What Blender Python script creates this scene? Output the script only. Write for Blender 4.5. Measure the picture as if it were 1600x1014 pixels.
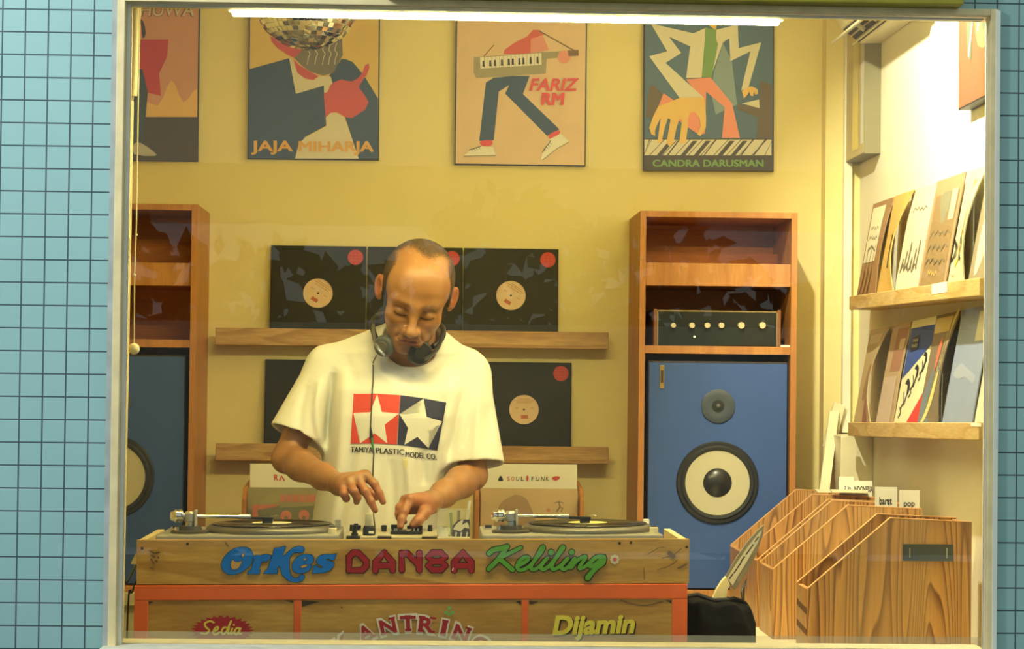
import bpy, bmesh, math, random
import numpy as np
from mathutils import Vector, Matrix, Euler
from mathutils.bvhtree import BVHTree
random.seed(7); np.random.seed(7)
scene = bpy.context.scene
col = scene.collection
for o in list(bpy.data.objects): bpy.data.objects.remove(o)

# ------------------------------------------------------------------ camera, sky, exposure
F = 3600.0                                   # focal length in pixels of the 1600 px wide frame
CAM = Vector((0.0, -5.29, 1.30))
YAW, PITCH, ROLL = math.radians(2.0522), math.radians(1.3444), 0.0115
fw = Vector((math.sin(YAW)*math.cos(PITCH), math.cos(YAW)*math.cos(PITCH), math.sin(PITCH)))
rt0 = Vector((math.cos(YAW), -math.sin(YAW), 0)); up0 = rt0.cross(fw)
rt = rt0*math.cos(ROLL)+up0*math.sin(ROLL); up = -rt0*math.sin(ROLL)+up0*math.cos(ROLL)
cam_d = bpy.data.cameras.new('camera'); cam = bpy.data.objects.new('camera', cam_d); col.objects.link(cam)
cam_d.sensor_width = 36; cam_d.lens = F/1600*36; cam_d.clip_end = 100
cam.matrix_world = Matrix(((rt.x, up.x, -fw.x, CAM.x), (rt.y, up.y, -fw.y, CAM.y), (rt.z, up.z, -fw.z, CAM.z), (0, 0, 0, 1)))
scene.camera = cam
def at(px, py, Y):
    """point of the photograph (1600x1014) on the vertical plane y = Y"""
    d = fw + rt*((px-800)/F) - up*((py-507)/F)
    return CAM + d*((Y-CAM.y)/d.y)
def atx(px, py, X):
    """the same on the vertical plane x = X"""
    d = fw + rt*((px-800)/F) - up*((py-507)/F)
    return CAM + d*((X-CAM.x)/d.x)
def atz(px, py, Z):
    d = fw + rt*((px-800)/F) - up*((py-507)/F)
    return CAM + d*((Z-CAM.z)/d.z)

world = bpy.data.worlds.new('sky'); scene.world = world; world.use_nodes = True
bg = world.node_tree.nodes['Background']
bg.inputs[0].default_value = (0.66, 0.80, 0.80, 1); bg.inputs[1].default_value = 0.80
vs = scene.view_settings
vs.view_transform = 'Standard'; vs.look = 'None'; vs.gamma = 1; vs.exposure = 0.0; vs.use_curve_mapping = False
TUBE_E = 248.0          # emission of the tube's diffuser
WARM = (1.0, 0.83, 0.28)
def lamp(name, kind, loc, energy, color, **kw):
    d = bpy.data.lights.new(name, kind); d.energy = energy; d.color = color
    o = bpy.data.objects.new(name, d); col.objects.link(o); o.location = loc
    tgt = kw.pop('target', None)
    for k, v in kw.items(): setattr(d, k, v)
    if tgt is not None: o.rotation_euler = (Vector(tgt)-Vector(loc)).to_track_quat('-Z', 'Y').to_euler()
    return o
lamp('spotlight_beam', 'SPOT', (0.74, 0.62, 2.635), 190, (1.0, .93, .64), target=(1.42, 0.80, 2.05), spot_size=math.radians(118), spot_blend=0.4, shadow_soft_size=0.025)
lamp('ceiling_fill_light', 'AREA', (1.0, 1.25, 2.80), 6.5, WARM, target=(1.05, 1.2, 0), shape='RECTANGLE', size=0.7, size_y=0.3)  # unseen fill lamp added to brighten the right and back walls
lamp('street_lamp_light', 'AREA', (-2.0, -1.9, 3.3), 80, (0.86, 0.96, 1.0), target=(-1.0, 0, 1.9), shape='DISK', size=0.5)

# ------------------------------------------------------------------ materials
def lin(c): return tuple(((v/255)/12.92 if v/255 <= .04045 else ((v/255+.055)/1.055)**2.4) for v in c)
WHITE = (0.83, 0.69, 0.27)                   # how white paper looks under the shop's warm lamps
def ph(r, g, b, k=1.0):
    """own colour of a surface that the photograph shows as (r,g,b) under the warm lamps"""
    l = lin((r, g, b)); return tuple(min(0.88, max(0.004, 0.86*a/w/k)) for a, w in zip(l, WHITE))
MATS = {}
def mat(name, c, rough=0.6, metal=0.0, spec=0.5, bump=0.0, bscale=60, var=0.0, vscale=6, emis=None, es=0, coat=0, trans=0, alpha=1):
    if name in MATS: return MATS[name]
    m = bpy.data.materials.new(name); m.use_nodes = True; nt = m.node_tree; b = nt.nodes['Principled BSDF']
    b.inputs['Base Color'].default_value = (*c, 1); b.inputs['Roughness'].default_value = rough
    b.inputs['Metallic'].default_value = metal; b.inputs['Specular IOR Level'].default_value = spec
    b.inputs['Coat Weight'].default_value = coat; b.inputs['Transmission Weight'].default_value = trans; b.inputs['Alpha'].default_value = alpha
    if emis: b.inputs['Emission Color'].default_value = (*emis, 1); b.inputs['Emission Strength'].default_value = es
    tc = nt.nodes.new('ShaderNodeTexCoord')
    if var:
        n = nt.nodes.new('ShaderNodeTexNoise'); n.inputs['Scale'].default_value = vscale; n.inputs['Detail'].default_value = 5
        nt.links.new(tc.outputs['Object'], n.inputs['Vector'])
        r = nt.nodes.new('ShaderNodeMapRange'); r.inputs['From Min'].default_value = .3; r.inputs['From Max'].default_value = .7
        r.inputs['To Min'].default_value = 1-var; r.inputs['To Max'].default_value = 1+var*.5
        nt.links.new(n.outputs['Fac'], r.inputs['Value'])
        mx = nt.nodes.new('ShaderNodeVectorMath'); mx.operation = 'SCALE'; mx.inputs[0].default_value = c
        nt.links.new(r.outputs[0], mx.inputs['Scale']); nt.links.new(mx.outputs[0], b.inputs['Base Color'])
    if bump:
        n = nt.nodes.new('ShaderNodeTexNoise'); n.inputs['Scale'].default_value = bscale; n.inputs['Detail'].default_value = 4
        nt.links.new(tc.outputs['Object'], n.inputs['Vector'])
        bp = nt.nodes.new('ShaderNodeBump'); bp.inputs['Strength'].default_value = bump; bp.inputs['Distance'].default_value = .004
        nt.links.new(n.outputs['Fac'], bp.inputs['Height']); nt.links.new(bp.outputs[0], b.inputs['Normal'])
    MATS[name] = m; return m
def wood(name, c1, c2, stretch=(7, 7, .7), rings=9, rough=.5, fine=.25, nscale=1.4, sharp=.5, off=(0, 0, 0), c3=None, C3=1.0):
    """grain drawn as contour lines of a noise stretched along the board"""
    m = bpy.data.materials.new(name); m.use_nodes = True; nt = m.node_tree; L = nt.links.new; b = nt.nodes['Principled BSDF']
    b.inputs['Roughness'].default_value = rough
    tc = nt.nodes.new('ShaderNodeTexCoord'); mp = nt.nodes.new('ShaderNodeMapping'); mp.inputs['Scale'].default_value = stretch; mp.inputs['Location'].default_value = off
    L(tc.outputs['Object'], mp.inputs[0])
    n = nt.nodes.new('ShaderNodeTexNoise'); n.inputs['Scale'].default_value = nscale; n.inputs['Detail'].default_value = 1.2; n.inputs['Roughness'].default_value = .4
    L(mp.outputs[0], n.inputs['Vector'])
    mu = nt.nodes.new('ShaderNodeMath'); mu.operation = 'MULTIPLY'; mu.inputs[1].default_value = rings; L(n.outputs['Fac'], mu.inputs[0])
    fr = nt.nodes.new('ShaderNodeMath'); fr.operation = 'FRACT'; L(mu.outputs[0], fr.inputs[0])
    rp = nt.nodes.new('ShaderNodeValToRGB'); e = rp.color_ramp.elements
    e[0].position = 0; e[0].color = (*c1, 1); e[1].position = sharp; e[1].color = (*[(a*.7+d*.3) for a, d in zip(c1, c2)], 1)
    x = e.new(.9); x.color = (*c2, 1); x = e.new(1.0); x.color = (*c1, 1)
    L(fr.outputs[0], rp.inputs[0])
    n2 = nt.nodes.new('ShaderNodeTexNoise'); n2.inputs['Scale'].default_value = 22; n2.inputs['Detail'].default_value = 4; L(mp.outputs[0], n2.inputs['Vector'])
    r2 = nt.nodes.new('ShaderNodeMapRange'); r2.inputs['From Min'].default_value = .3; r2.inputs['From Max'].default_value = .7
    r2.inputs['To Min'].default_value = 1-fine; r2.inputs['To Max'].default_value = 1+fine*.4; L(n2.outputs['Fac'], r2.inputs['Value'])
    src = rp.outputs[0]
    if c3:
        n3 = nt.nodes.new('ShaderNodeTexNoise'); n3.inputs['Scale'].default_value = 1.1; n3.inputs['Detail'].default_value = 2; L(mp.outputs[0], n3.inputs['Vector'])
        r3 = nt.nodes.new('ShaderNodeMapRange'); r3.inputs['From Min'].default_value = .42; r3.inputs['From Max'].default_value = .68; r3.inputs['To Max'].default_value = C3; L(n3.outputs['Fac'], r3.inputs['Value'])
        mm = nt.nodes.new('ShaderNodeMix'); mm.data_type = 'RGBA'; L(r3.outputs[0], mm.inputs[0]); L(src, mm.inputs[6]); mm.inputs[7].default_value = (*c3, 1); src = mm.outputs[2]
    sc = nt.nodes.new('ShaderNodeVectorMath'); sc.operation = 'SCALE'; L(src, sc.inputs[0]); L(r2.outputs[0], sc.inputs['Scale'])
    L(sc.outputs[0], b.inputs['Base Color'])
    bp = nt.nodes.new('ShaderNodeBump'); bp.inputs['Strength'].default_value = .15; bp.inputs['Distance'].default_value = .002
    L(n2.outputs['Fac'], bp.inputs['Height']); L(bp.outputs[0], b.inputs['Normal'])
    return m

M_wall = mat('cream_wall_paint', (.81, .71, .345), .75, bump=.08, bscale=120, var=.05, vscale=2)
M_rwall = mat('white_wall_paint', (.86, .82, .68), .7, bump=.06, bscale=140, var=.04, vscale=2)
M_cream = mat('cream_gloss_paint', (.80, .74, .52), .4, var=.12, vscale=9)
M_creamdull = mat('old_cream_paint', (.60, .55, .36), .55, var=.25, vscale=14)
M_whitep = mat('white_paint', (.84, .82, .70), .4, var=.06, vscale=10)
M_black = mat('black_plastic', (.018, .018, .02), .4)
M_mblack = mat('matt_black', (.022, .021, .021), .8)
M_dark = mat('dark_void', (.03, .025, .02), .8)
M_chrome = mat('chrome', (.82, .82, .80), .18, 1)
M_alu = mat('brushed_aluminium', (.62, .62, .60), .38, .9)
M_silver = mat('silver_plinth', (.44, .43, .38), .45, .3)
M_paper = mat('white_paper', (.84, .83, .74), .7)
M_kraft = mat('kraft_paper', (.55, .40, .22), .7, var=.1)
M_ink = mat('black_ink', (.02, .02, .03), .6)
M_orange = mat('orange_paint', ph(200, 84, 26, .62), .45, var=.14, vscale=7, bump=.05)
M_ply = wood('plywood', ph(176, 134, 48, .74), ph(154, 110, 36, .74), (1.0, 6, 6), 7, .55, .16, 1.1, c3=ph(164, 120, 42, .74))
M_plyedge = mat('plywood_edge', (.74, .60, .34), .6, var=.15, vscale=30)
M_teak = wood('teak_veneer', (.50, .22, .055), (.42, .17, .04), (8, 8, .8), 5, .5, .14, 1.0)
M_teakin = wood('teak_inside', (.56, .19, .05), (.48, .15, .04), (.8, 8, 8), 5, .55, .14, 1.0)
M_oak = wood('ledge_wood', (.56, .36, .15), (.40, .22, .08), (.9, 9, 9), 9, .55, .25, 1.3)
M_oaky = wood('ledge_wood_along', (.66, .47, .20), (.54, .34, .12), (9, .9, 9), 8, .55, .2, 1.2)
M_pine = wood('varnished_pine', (.66, .34, .10), (.17, .05, .014), (7.5, 7.5, .42), 26, .42, .15, 1.25, .55, (.7, .2, .1), (.54, .37, .18), .4)
M_pineedge = mat('pine_edge', ph(225, 160, 66, 1.0), .45, var=.12, vscale=20)
M_blue = mat('blue_baffle', ph(58, 84, 98, 1.25), .7, var=.06, vscale=3, bump=.05, bscale=300)
M_vinyl = mat('black_vinyl', (.012, .012, .013), .22, 0, .6)
M_sleeve = mat('black_card_sleeve', (.014, .012, .010), .5, spec=.3, var=.15, vscale=3)
M_label = mat('peach_record_label', (.70, .52, .34), .6, var=.08, vscale=40)
M_red = mat('red_ink', (.50, .045, .035), .6)

# ------------------------------------------------------------------ helpers
def origin_of(o):
    v = Vector((0, 0, 0))
    while o is not None: v += o.location; o = o.parent
    return v
def tag(o, label=None, cat=None, group=None, kind=None):
    if label: o['label'] = label
    if cat: o['category'] = cat
    if group: o['group'] = group
    if kind: o['kind'] = kind
    return o
def thing(name, loc, label, cat, group=None):
    o = bpy.data.objects.new(name, None); col.objects.link(o); o.location = loc; o.empty_display_size = .05
    return tag(o, label, cat, group)
class MB:
    def __init__(s): s.v = []; s.f = []; s.m = []
    def add(s, vs, fs, m=0):
        b = len(s.v); s.v += [tuple(v) for v in vs]
        for f in fs: s.f.append(tuple(b+i for i in f)); s.m.append(m)
        return s
    def hexa(s, p, m=0):   # 8 points: bottom 4 ccw, top 4 ccw
        return s.add(p, [(3, 2, 1, 0), (4, 5, 6, 7), (0, 1, 5, 4), (1, 2, 6, 5), (2, 3, 7, 6), (3, 0, 4, 7)], m)
    def box(s, x0, x1, y0, y1, z0, z1, m=0):
        return s.hexa([(x0, y0, z0), (x1, y0, z0), (x1, y1, z0), (x0, y1, z0), (x0, y0, z1), (x1, y0, z1), (x1, y1, z1), (x0, y1, z1)], m)
    def obox(s, c, size, R=None, m=0):
        R = R or Matrix.Identity(3); c = Vector(c); x, y, z = [q/2 for q in size]
        P = [(-x, -y, -z), (x, -y, -z), (x, y, -z), (-x, y, -z), (-x, -y, z), (x, -y, z), (x, y, z), (-x, y, z)]
        return s.hexa([c + R @ Vector(p) for p in P], m)
    def prism(s, pts, d, m=0):          # closed outline (list of 3D points) pushed along vector d
        n = len(pts); A = [Vector(p) for p in pts]; d = Vector(d); B = [p+d for p in A]
        return s.add(A+B, [tuple(reversed(range(n))), tuple(range(n, 2*n))]+[(i, (i+1) % n, n+(i+1) % n, n+i) for i in range(n)], m)
    def cyl(s, a, b, ra, rb=None, n=24, m=0, caps=True):
        a = Vector(a); b = Vector(b); rb = ra if rb is None else rb
        d = (b-a).normalized(); u = d.orthogonal().normalized(); w = d.cross(u)
        V = []
        for p, r in ((a, ra), (b, rb)):
            for i in range(n):
                t = 2*math.pi*i/n; V.append(p+u*math.cos(t)*r+w*math.sin(t)*r)
        fs = [(i, (i+1) % n, n+(i+1) % n, n+i) for i in range(n)]
        if caps: fs += [tuple(reversed(range(n))), tuple(range(n, 2*n))]
        return s.add(V, fs, m)
    def lathe(s, c, axis, prof, n=48, m=0, caps=True):      # prof: (radius, height along axis)
        c = Vector(c); d = Vector(axis).normalized(); u = d.orthogonal().normalized(); w = d.cross(u); V = []
        for r, h in prof:
            for i in range(n):
                t = 2*math.pi*i/n; V.append(c+d*h+(u*math.cos(t)+w*math.sin(t))*max(r, 1e-5))
        fs = []
        for k in range(len(prof)-1):
            for i in range(n): fs.append((k*n+i, k*n+(i+1) % n, (k+1)*n+(i+1) % n, (k+1)*n+i))
        if caps: fs += [tuple(reversed(range(n))), tuple(range((len(prof)-1)*n, len(prof)*n))]
        return s.add(V, fs, m)
    def tube(s, pts, r, n=8, m=0):
        P = [Vector(p) for p in pts]; V = []; u = None
        R = r if isinstance(r, (list, tuple)) else [r]*len(P)
        for i, p in enumerate(P):
            d = (P[min(i+1, len(P)-1)]-P[max(i-1, 0)]).normalized()
            u = d.orthogonal().normalized() if u is None else (u-d*u.dot(d)).normalized()
            w = d.cross(u)
            for k in range(n):
                t = 2*math.pi*k/n; V.append(p+(u*math.cos(t)+w*math.sin(t))*R[i])
        fs = [(i*n+k, i*n+(k+1) % n, (i+1)*n+(k+1) % n, (i+1)*n+k) for i in range(len(P)-1) for k in range(n)]
        fs += [tuple(reversed(range(n))), tuple(range((len(P)-1)*n, len(P)*n))]
        return s.add(V, fs, m)
    def ball(s, c, r, n=20, m=0, sc=(1, 1, 1)):
        c = Vector(c); k = n//2; V = []
        for j in range(1, k):
            a = math.pi*j/k
            for i in range(n):
                t = 2*math.pi*i/n; V.append(c+Vector((math.sin(a)*math.cos(t)*sc[0], math.sin(a)*math.sin(t)*sc[1], math.cos(a)*sc[2]))*r)
        V += [c+Vector((0, 0, r*sc[2])), c-Vector((0, 0, r*sc[2]))]; T = (k-1)*n
        fs = [(j*n+i, (j+1)*n+i, (j+1)*n+(i+1) % n, j*n+(i+1) % n) for j in range(k-2) for i in range(n)]
        fs += [(T, i, (i+1) % n) for i in range(n)]+[(T+1, (k-2)*n+(i+1) % n, (k-2)*n+i) for i in range(n)]
        return s.add(V, fs, m)
    def build(s, name, mats, parent=None, bevel=0, smooth=False, label=None, seg=2, loc=None):
        mats = mats if isinstance(mats, (list, tuple)) else [mats]
        O = origin_of(parent) if parent is not None else Vector(loc or (0, 0, 0))
        me = bpy.data.meshes.new(name); me.from_pydata([(v[0]-O.x, v[1]-O.y, v[2]-O.z) for v in s.v], [], s.f)
        for m in mats: me.materials.append(m)
        me.polygons.foreach_set('material_index', s.m)
        bm = bmesh.new(); bm.from_mesh(me)
        if not getattr(s, 'flat', False): bmesh.ops.recalc_face_normals(bm, faces=bm.faces)
        bm.to_mesh(me); bm.free()
        if smooth:
            me.polygons.foreach_set('use_smooth', [True]*len(me.polygons)); me.set_sharp_from_angle(angle=math.radians(40))
        me.update()
        o = bpy.data.objects.new(name, me); col.objects.link(o)
        if parent is not None: o.parent = parent
        else: o.location = O
        if bevel:
            b = o.modifiers.new('edge', 'BEVEL'); b.width = bevel; b.segments = seg; b.limit_method = 'ANGLE'; b.angle_limit = math.radians(40)
        if label: o['label'] = label
        return o
def struct(name, mb, mats, parent=None, **kw):
    o = mb.build(name, mats, parent, **kw); o['kind'] = 'structure'; return o
def copy_tree(o, parent=None):
    c = o.copy(); col.objects.link(c)
    if parent is not None: c.parent = parent
    for ch in [q for q in bpy.data.objects if q.parent == o]: copy_tree(ch, c)
    return c
def catmull(P, n=6, closed=False):
    P = [Vector(p) for p in P]; N = len(P); out = []
    rng = range(N) if closed else range(N-1)
    for i in rng:
        p0 = P[(i-1) % N] if closed or i > 0 else P[0]; p1 = P[i]; p2 = P[(i+1) % N]; p3 = P[(i+2) % N] if closed or i+2 < N else P[-1]
        for k in range(n):
            t = k/n; out.append(.5*((2*p1)+(p2-p0)*t+(2*p0-5*p1+4*p2-p3)*t*t+(3*p1-p0-3*p2+p3)*t**3))
    if not closed: out.append(P[-1])
    return out
_fonts = {}
def glyphs(body, bold=0.0):
    """outlines of the built-in font as 2D triangles, height of capitals about .73"""
    key = (body, bold)
    if key in _fonts: return _fonts[key]
    cu = bpy.data.curves.new('t', 'FONT'); cu.body = body; cu.offset = bold; cu.resolution_u = 4; cu.fill_mode = 'FRONT'
    ob = bpy.data.objects.new('t', cu); col.objects.link(ob)
    dg = bpy.context.evaluated_depsgraph_get(); dg.update(); ev = ob.evaluated_get(dg); me = ev.to_mesh()
    V = [(v.co.x, v.co.y) for v in me.vertices]; Fs = [tuple(p.vertices) for p in me.polygons]
    ev.to_mesh_clear(); bpy.data.objects.remove(ob); bpy.data.curves.remove(cu)
    _fonts[key] = (V, Fs); return V, Fs
class Art:
    """flat print: layers of coloured shapes given in photograph pixels, laid on a surface by fn(px, py, lift)"""
    def __init__(s, fn, T=(0, 0, 1), dl=.0003, clip=None): s.fn = fn; s.T = T; s.mb = MB(); s.mb.flat = True; s.mats = []; s.h = 0.0; s.dl = dl; s.clip = clip
    def mi(s, m):
        if m not in s.mats: s.mats.append(m)
        return s.mats.index(m)
    def px(s, p):
        if s.clip: p = (min(max(p[0], s.clip[0]), s.clip[1]), min(max(p[1], s.clip[2]), s.clip[3]))
        return (s.T[0]+p[0]/s.T[2], s.T[1]+p[1]/s.T[2])
    def put(s, pts, fs, m, lift=None):
        s.mb.add([s.fn(*s.px(p), s.h+(lift[i] if lift else 0)) for i, p in enumerate(pts)], fs, s.mi(m))
    def step(s, keep=False): s.h += 3e-5 if keep else s.dl
    def poly(s, m, pts, smooth=0, keep=False):
        if smooth: pts = [(p.x, p.y) for p in catmull([(a, b, 0) for a, b in pts], smooth, True)]
        s.step(keep)
        s.put(pts, [tuple(range(len(pts)))], m); return s
    def disc(s, m, c, r, ry=None, n=24, keep=False):
        return s.poly(m, [(c[0]+r*math.cos(2*math.pi*i/n), c[1]+(ry or r)*math.sin(2*math.pi*i/n)) for i in range(n)], keep=keep)
    def stroke(s, m, pts, w, smooth=5, keep=False, square=False):
        """a brush line: one strip with rounded ends; sharp corners get a disc just behind"""
        s.step(keep)
        n0 = len(pts); W = w if isinstance(w, (list, tuple)) else [w]*n0
        P = [(a, b, W[i]) for i, (a, b) in enumerate(pts)]
        if smooth and n0 > 2: P = [tuple(p) for p in catmull(P, smooth)]
        Q = [P[0]]
        for p in P[1:]:
            if math.hypot(p[0]-Q[-1][0], p[1]-Q[-1][1]) > 1e-4: Q.append(p)
        P = Q; n = len(P)
        if n < 2: return s
        loop = n > 3 and math.hypot(P[0][0]-P[-1][0], P[0][1]-P[-1][1]) < 1e-3
        D = [((P[i+1][0]-P[i][0]), (P[i+1][1]-P[i][1])) for i in range(n-1)]; D = [(x/math.hypot(x, y), y/math.hypot(x, y)) for x, y in D]
        V = []; lf = []; joints = []
        for i, (x, y, ww) in enumerate(P):
            d0 = D[i-1] if i > 0 else (D[-1] if loop else D[0]); d1 = D[i] if i < n-1 else (D[0] if loop else D[-1])
            nx, ny = -(d0[1]+d1[1]), d0[0]+d1[0]; L = math.hypot(nx, ny)
            dot = d0[0]*d1[0]+d0[1]*d1[1]
            if dot < .72: joints.append((x, y, ww))
            if L < .3: nx, ny, L = -d1[1], d1[0], 1.0; k = 1.0
            else: k = min(1.0/max(.5*L, .2), 1.15)
            nx, ny = nx/L*k*ww/2, ny/L*k*ww/2
            V += [(x+nx, y+ny), (x-nx, y-ny)]; lf += [i*4e-6]*2
        Fs = [(2*i, 2*i+2, 2*i+3, 2*i+1) for i in range(n-1)]
        for (x, y, ww) in joints:
            s.put([(x+ww/2*math.cos(2*math.pi*q/18), y+ww/2*math.sin(2*math.pi*q/18)) for q in range(18)], [tuple(range(18))], m)
        if joints: s.h += 4e-5
        s.put(V, Fs, m, lf); s.h += n*4e-6
        if not square and not loop:
            for (x, y, ww), d, sg in ((P[0], D[0], -1), (P[-1], D[-1], 1)):
                a0 = math.atan2(d[1]*sg, d[0]*sg); s.put([(x+ww/2*math.cos(a0+t), y+ww/2*math.sin(a0+t)) for t in [(-.5+q/8)*math.pi for q in range(9)]], [tuple(range(9))], m)
        return s
    def text(s, m, body, x, y, h, w=None, bold=0.0, shear=0.0, rot=0.0, keep=False, center=False):
        if bold and 'M' in body:
            for i, (q, v) in enumerate(((-1, -.6), (-1, .6), (0, 0), (1, -.6), (1, .6))): s.text(m, body, x+q*bold*h/.73*.9, y+v*bold*h/.73, h, w, 0.0, shear, rot, keep or i > 0, center)
            return s
        s.step(keep)
        V, Fs = glyphs(body, bold); k = h/.73
        xs = [v[0] for v in V]; x0, x1 = min(xs), max(xs); kx = k if w is None else w/(x1-x0)
        c, sn = math.cos(rot), math.sin(rot); xo = (x1+x0)/2 if center else x0
        pts = []
        for u, v in V:
            a, b = (u-xo)*kx+shear*v*k, -v*k
            if center: b += h/2
            pts.append((x+a*c-b*sn, y+a*sn+b*c))
        s.put(pts, Fs, m); return s
    def build(s, name, parent, label=None): return s.mb.build(name, s.mats, parent, label=label)
def onY(Y): return lambda px, py, l: at(px, py, Y-l)
def flatm(name, c): return mat(name, c, .55, var=.05, vscale=12)

# ------------------------------------------------------------------ setting: facade, room
def tile_material():
    m = bpy.data.materials.new('blue_square_tiles'); m.use_nodes = True; nt = m.node_tree; L = nt.links.new; b = nt.nodes['Principled BSDF']
    tc = nt.nodes.new('ShaderNodeTexCoord'); sp = nt.nodes.new('ShaderNodeSeparateXYZ'); L(tc.outputs['Object'], sp.inputs[0])
    def line(out, off, pitch=.0521, half=.030):
        a = nt.nodes.new('ShaderNodeMath'); a.operation = 'ADD'; a.inputs[1].default_value = off; L(out, a.inputs[0])
        d = nt.nodes.new('ShaderNodeMath'); d.operation = 'DIVIDE'; d.inputs[1].default_value = pitch; L(a.outputs[0], d.inputs[0])
        f = nt.nodes.new('ShaderNodeMath'); f.operation = 'FRACT'; L(d.outputs[0], f.inputs[0])
        g = nt.nodes.new('ShaderNodeMath'); g.operation = 'SUBTRACT'; g.inputs[1].default_value = .5; L(f.outputs[0], g.inputs[0])
        h = nt.nodes.new('ShaderNodeMath'); h.operation = 'ABSOLUTE'; L(g.outputs[0], h.inputs[0])
        r = nt.nodes.new('ShaderNodeMapRange'); r.inputs['From Min'].default_value = .5-half-.012; r.inputs['From Max'].default_value = .5-half+.012; L(h.outputs[0], r.inputs['Value'])
        return r.outputs[0]
    gx = line(sp.outputs['X'], 10.0+TILE_X); gz = line(sp.outputs['Z'], 10.0+TILE_Z)
    mx = nt.nodes.new('ShaderNodeMath'); mx.operation = 'MAXIMUM'; L(gx, mx.inputs[0]); L(gz, mx.inputs[1])
    n = nt.nodes.new('ShaderNodeTexNoise'); n.inputs['Scale'].default_value = 2.2; n.inputs['Detail'].default_value = 6; L(tc.outputs['Object'], n.inputs['Vector'])
    rp = nt.nodes.new('ShaderNodeValToRGB'); rp.color_ramp.elements[0].position = .3; rp.color_ramp.elements[0].color = (.29, .48, .455, 1)
    rp.color_ramp.elements[1].position = .7; rp.color_ramp.elements[1].color = (.34, .55, .52, 1); L(n.outputs['Fac'], rp.inputs[0])
    mc = nt.nodes.new('ShaderNodeMix'); mc.data_type = 'RGBA'; L(mx.outputs[0], mc.inputs[0]); L(rp.outputs[0], mc.inputs[6]); mc.inputs[7].default_value = (.045, .075, .085, 1)
    L(mc.outputs[2], b.inputs['Base Color']); b.inputs['Roughness'].default_value = .45
    bp = nt.nodes.new('ShaderNodeBump'); bp.invert = True; bp.inputs['Strength'].default_value = .5; bp.inputs['Distance'].default_value = .002
    L(mx.outputs[0], bp.inputs['Height']); L(bp.outputs[0], b.inputs['Normal'])
    return m
TILE_X, TILE_Z = .0, .0
p0 = at(40.7, 2, 0); TILE_X = (-p0.x-10.0) % .0521
p0 = at(100, 51, 0); TILE_Z = (-p0.z-10.0) % .0521
M_tile = tile_material()
OX0, OX1, OZ0, OZ1 = -.722, 1.305, .678, 2.155        # window opening
f = MB()
FT = .06
f.box(-2.4, OX0, 0, FT-.006, -.3, 3.4); f.box(OX1, 2.8, 0, FT-.006, -.3, 3.4)
f.box(OX0, OX1, 0, FT-.006, -.3, OZ0); f.box(OX0, OX1, 0, FT-.006, OZ1, 3.4)
for x0_, x1_, z0_, z1_ in ((-1.42, OX0, 0, 2.95), (OX1, 1.52, 0, 2.95), (OX0, OX1, 0, OZ0), (OX0, OX1, OZ1, 2.95)): f.box(x0_, x1_, FT-.006, FT, z0_, z1_, 1)
struct('wall_front', f, [M_tile, M_wall])
WX, WY, WL, CZ = 1.42, 2.37, -1.32, 2.85
struct('wall_back', MB().box(WL-.1, WX+.1, WY, WY+.1, 0, CZ), M_wall)
struct('wall_right', MB().box(WX, WX+.1, .06, WY, 0, CZ), M_rwall)
struct('wall_left', MB().box(WL-.1, WL, .06, WY, 0, CZ), M_wall)
struct('ceiling', MB().box(WL-.1, WX+.1, .06, WY+.1, CZ, CZ+.1), M_wall)
struct('floor', MB().box(WL-.1, WX+.1, .06, WY+.1, -.1, 0), mat('grey_floor_tile', (.32, .29, .25), .4, var=.1))
struct('pavement', MB().box(-6, 6, -9, 0, -.4, -.3), mat('street_concrete', (.10, .10, .095), .8, var=.15))
# corner pillar, cable trunking and boxed-in corner on the right
struct('trim_1', MB().box(1.305, WX, 2.29, WY, 0, CZ), M_wall)
struct('trim_2', MB().box(1.362, 1.388, 2.255, 2.29, 1.135, CZ), M_whitep)
struct('trim_3', MB().box(1.315, WX, 2.02, 2.29, 0, 1.13), M_cream, bevel=.003)
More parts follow.
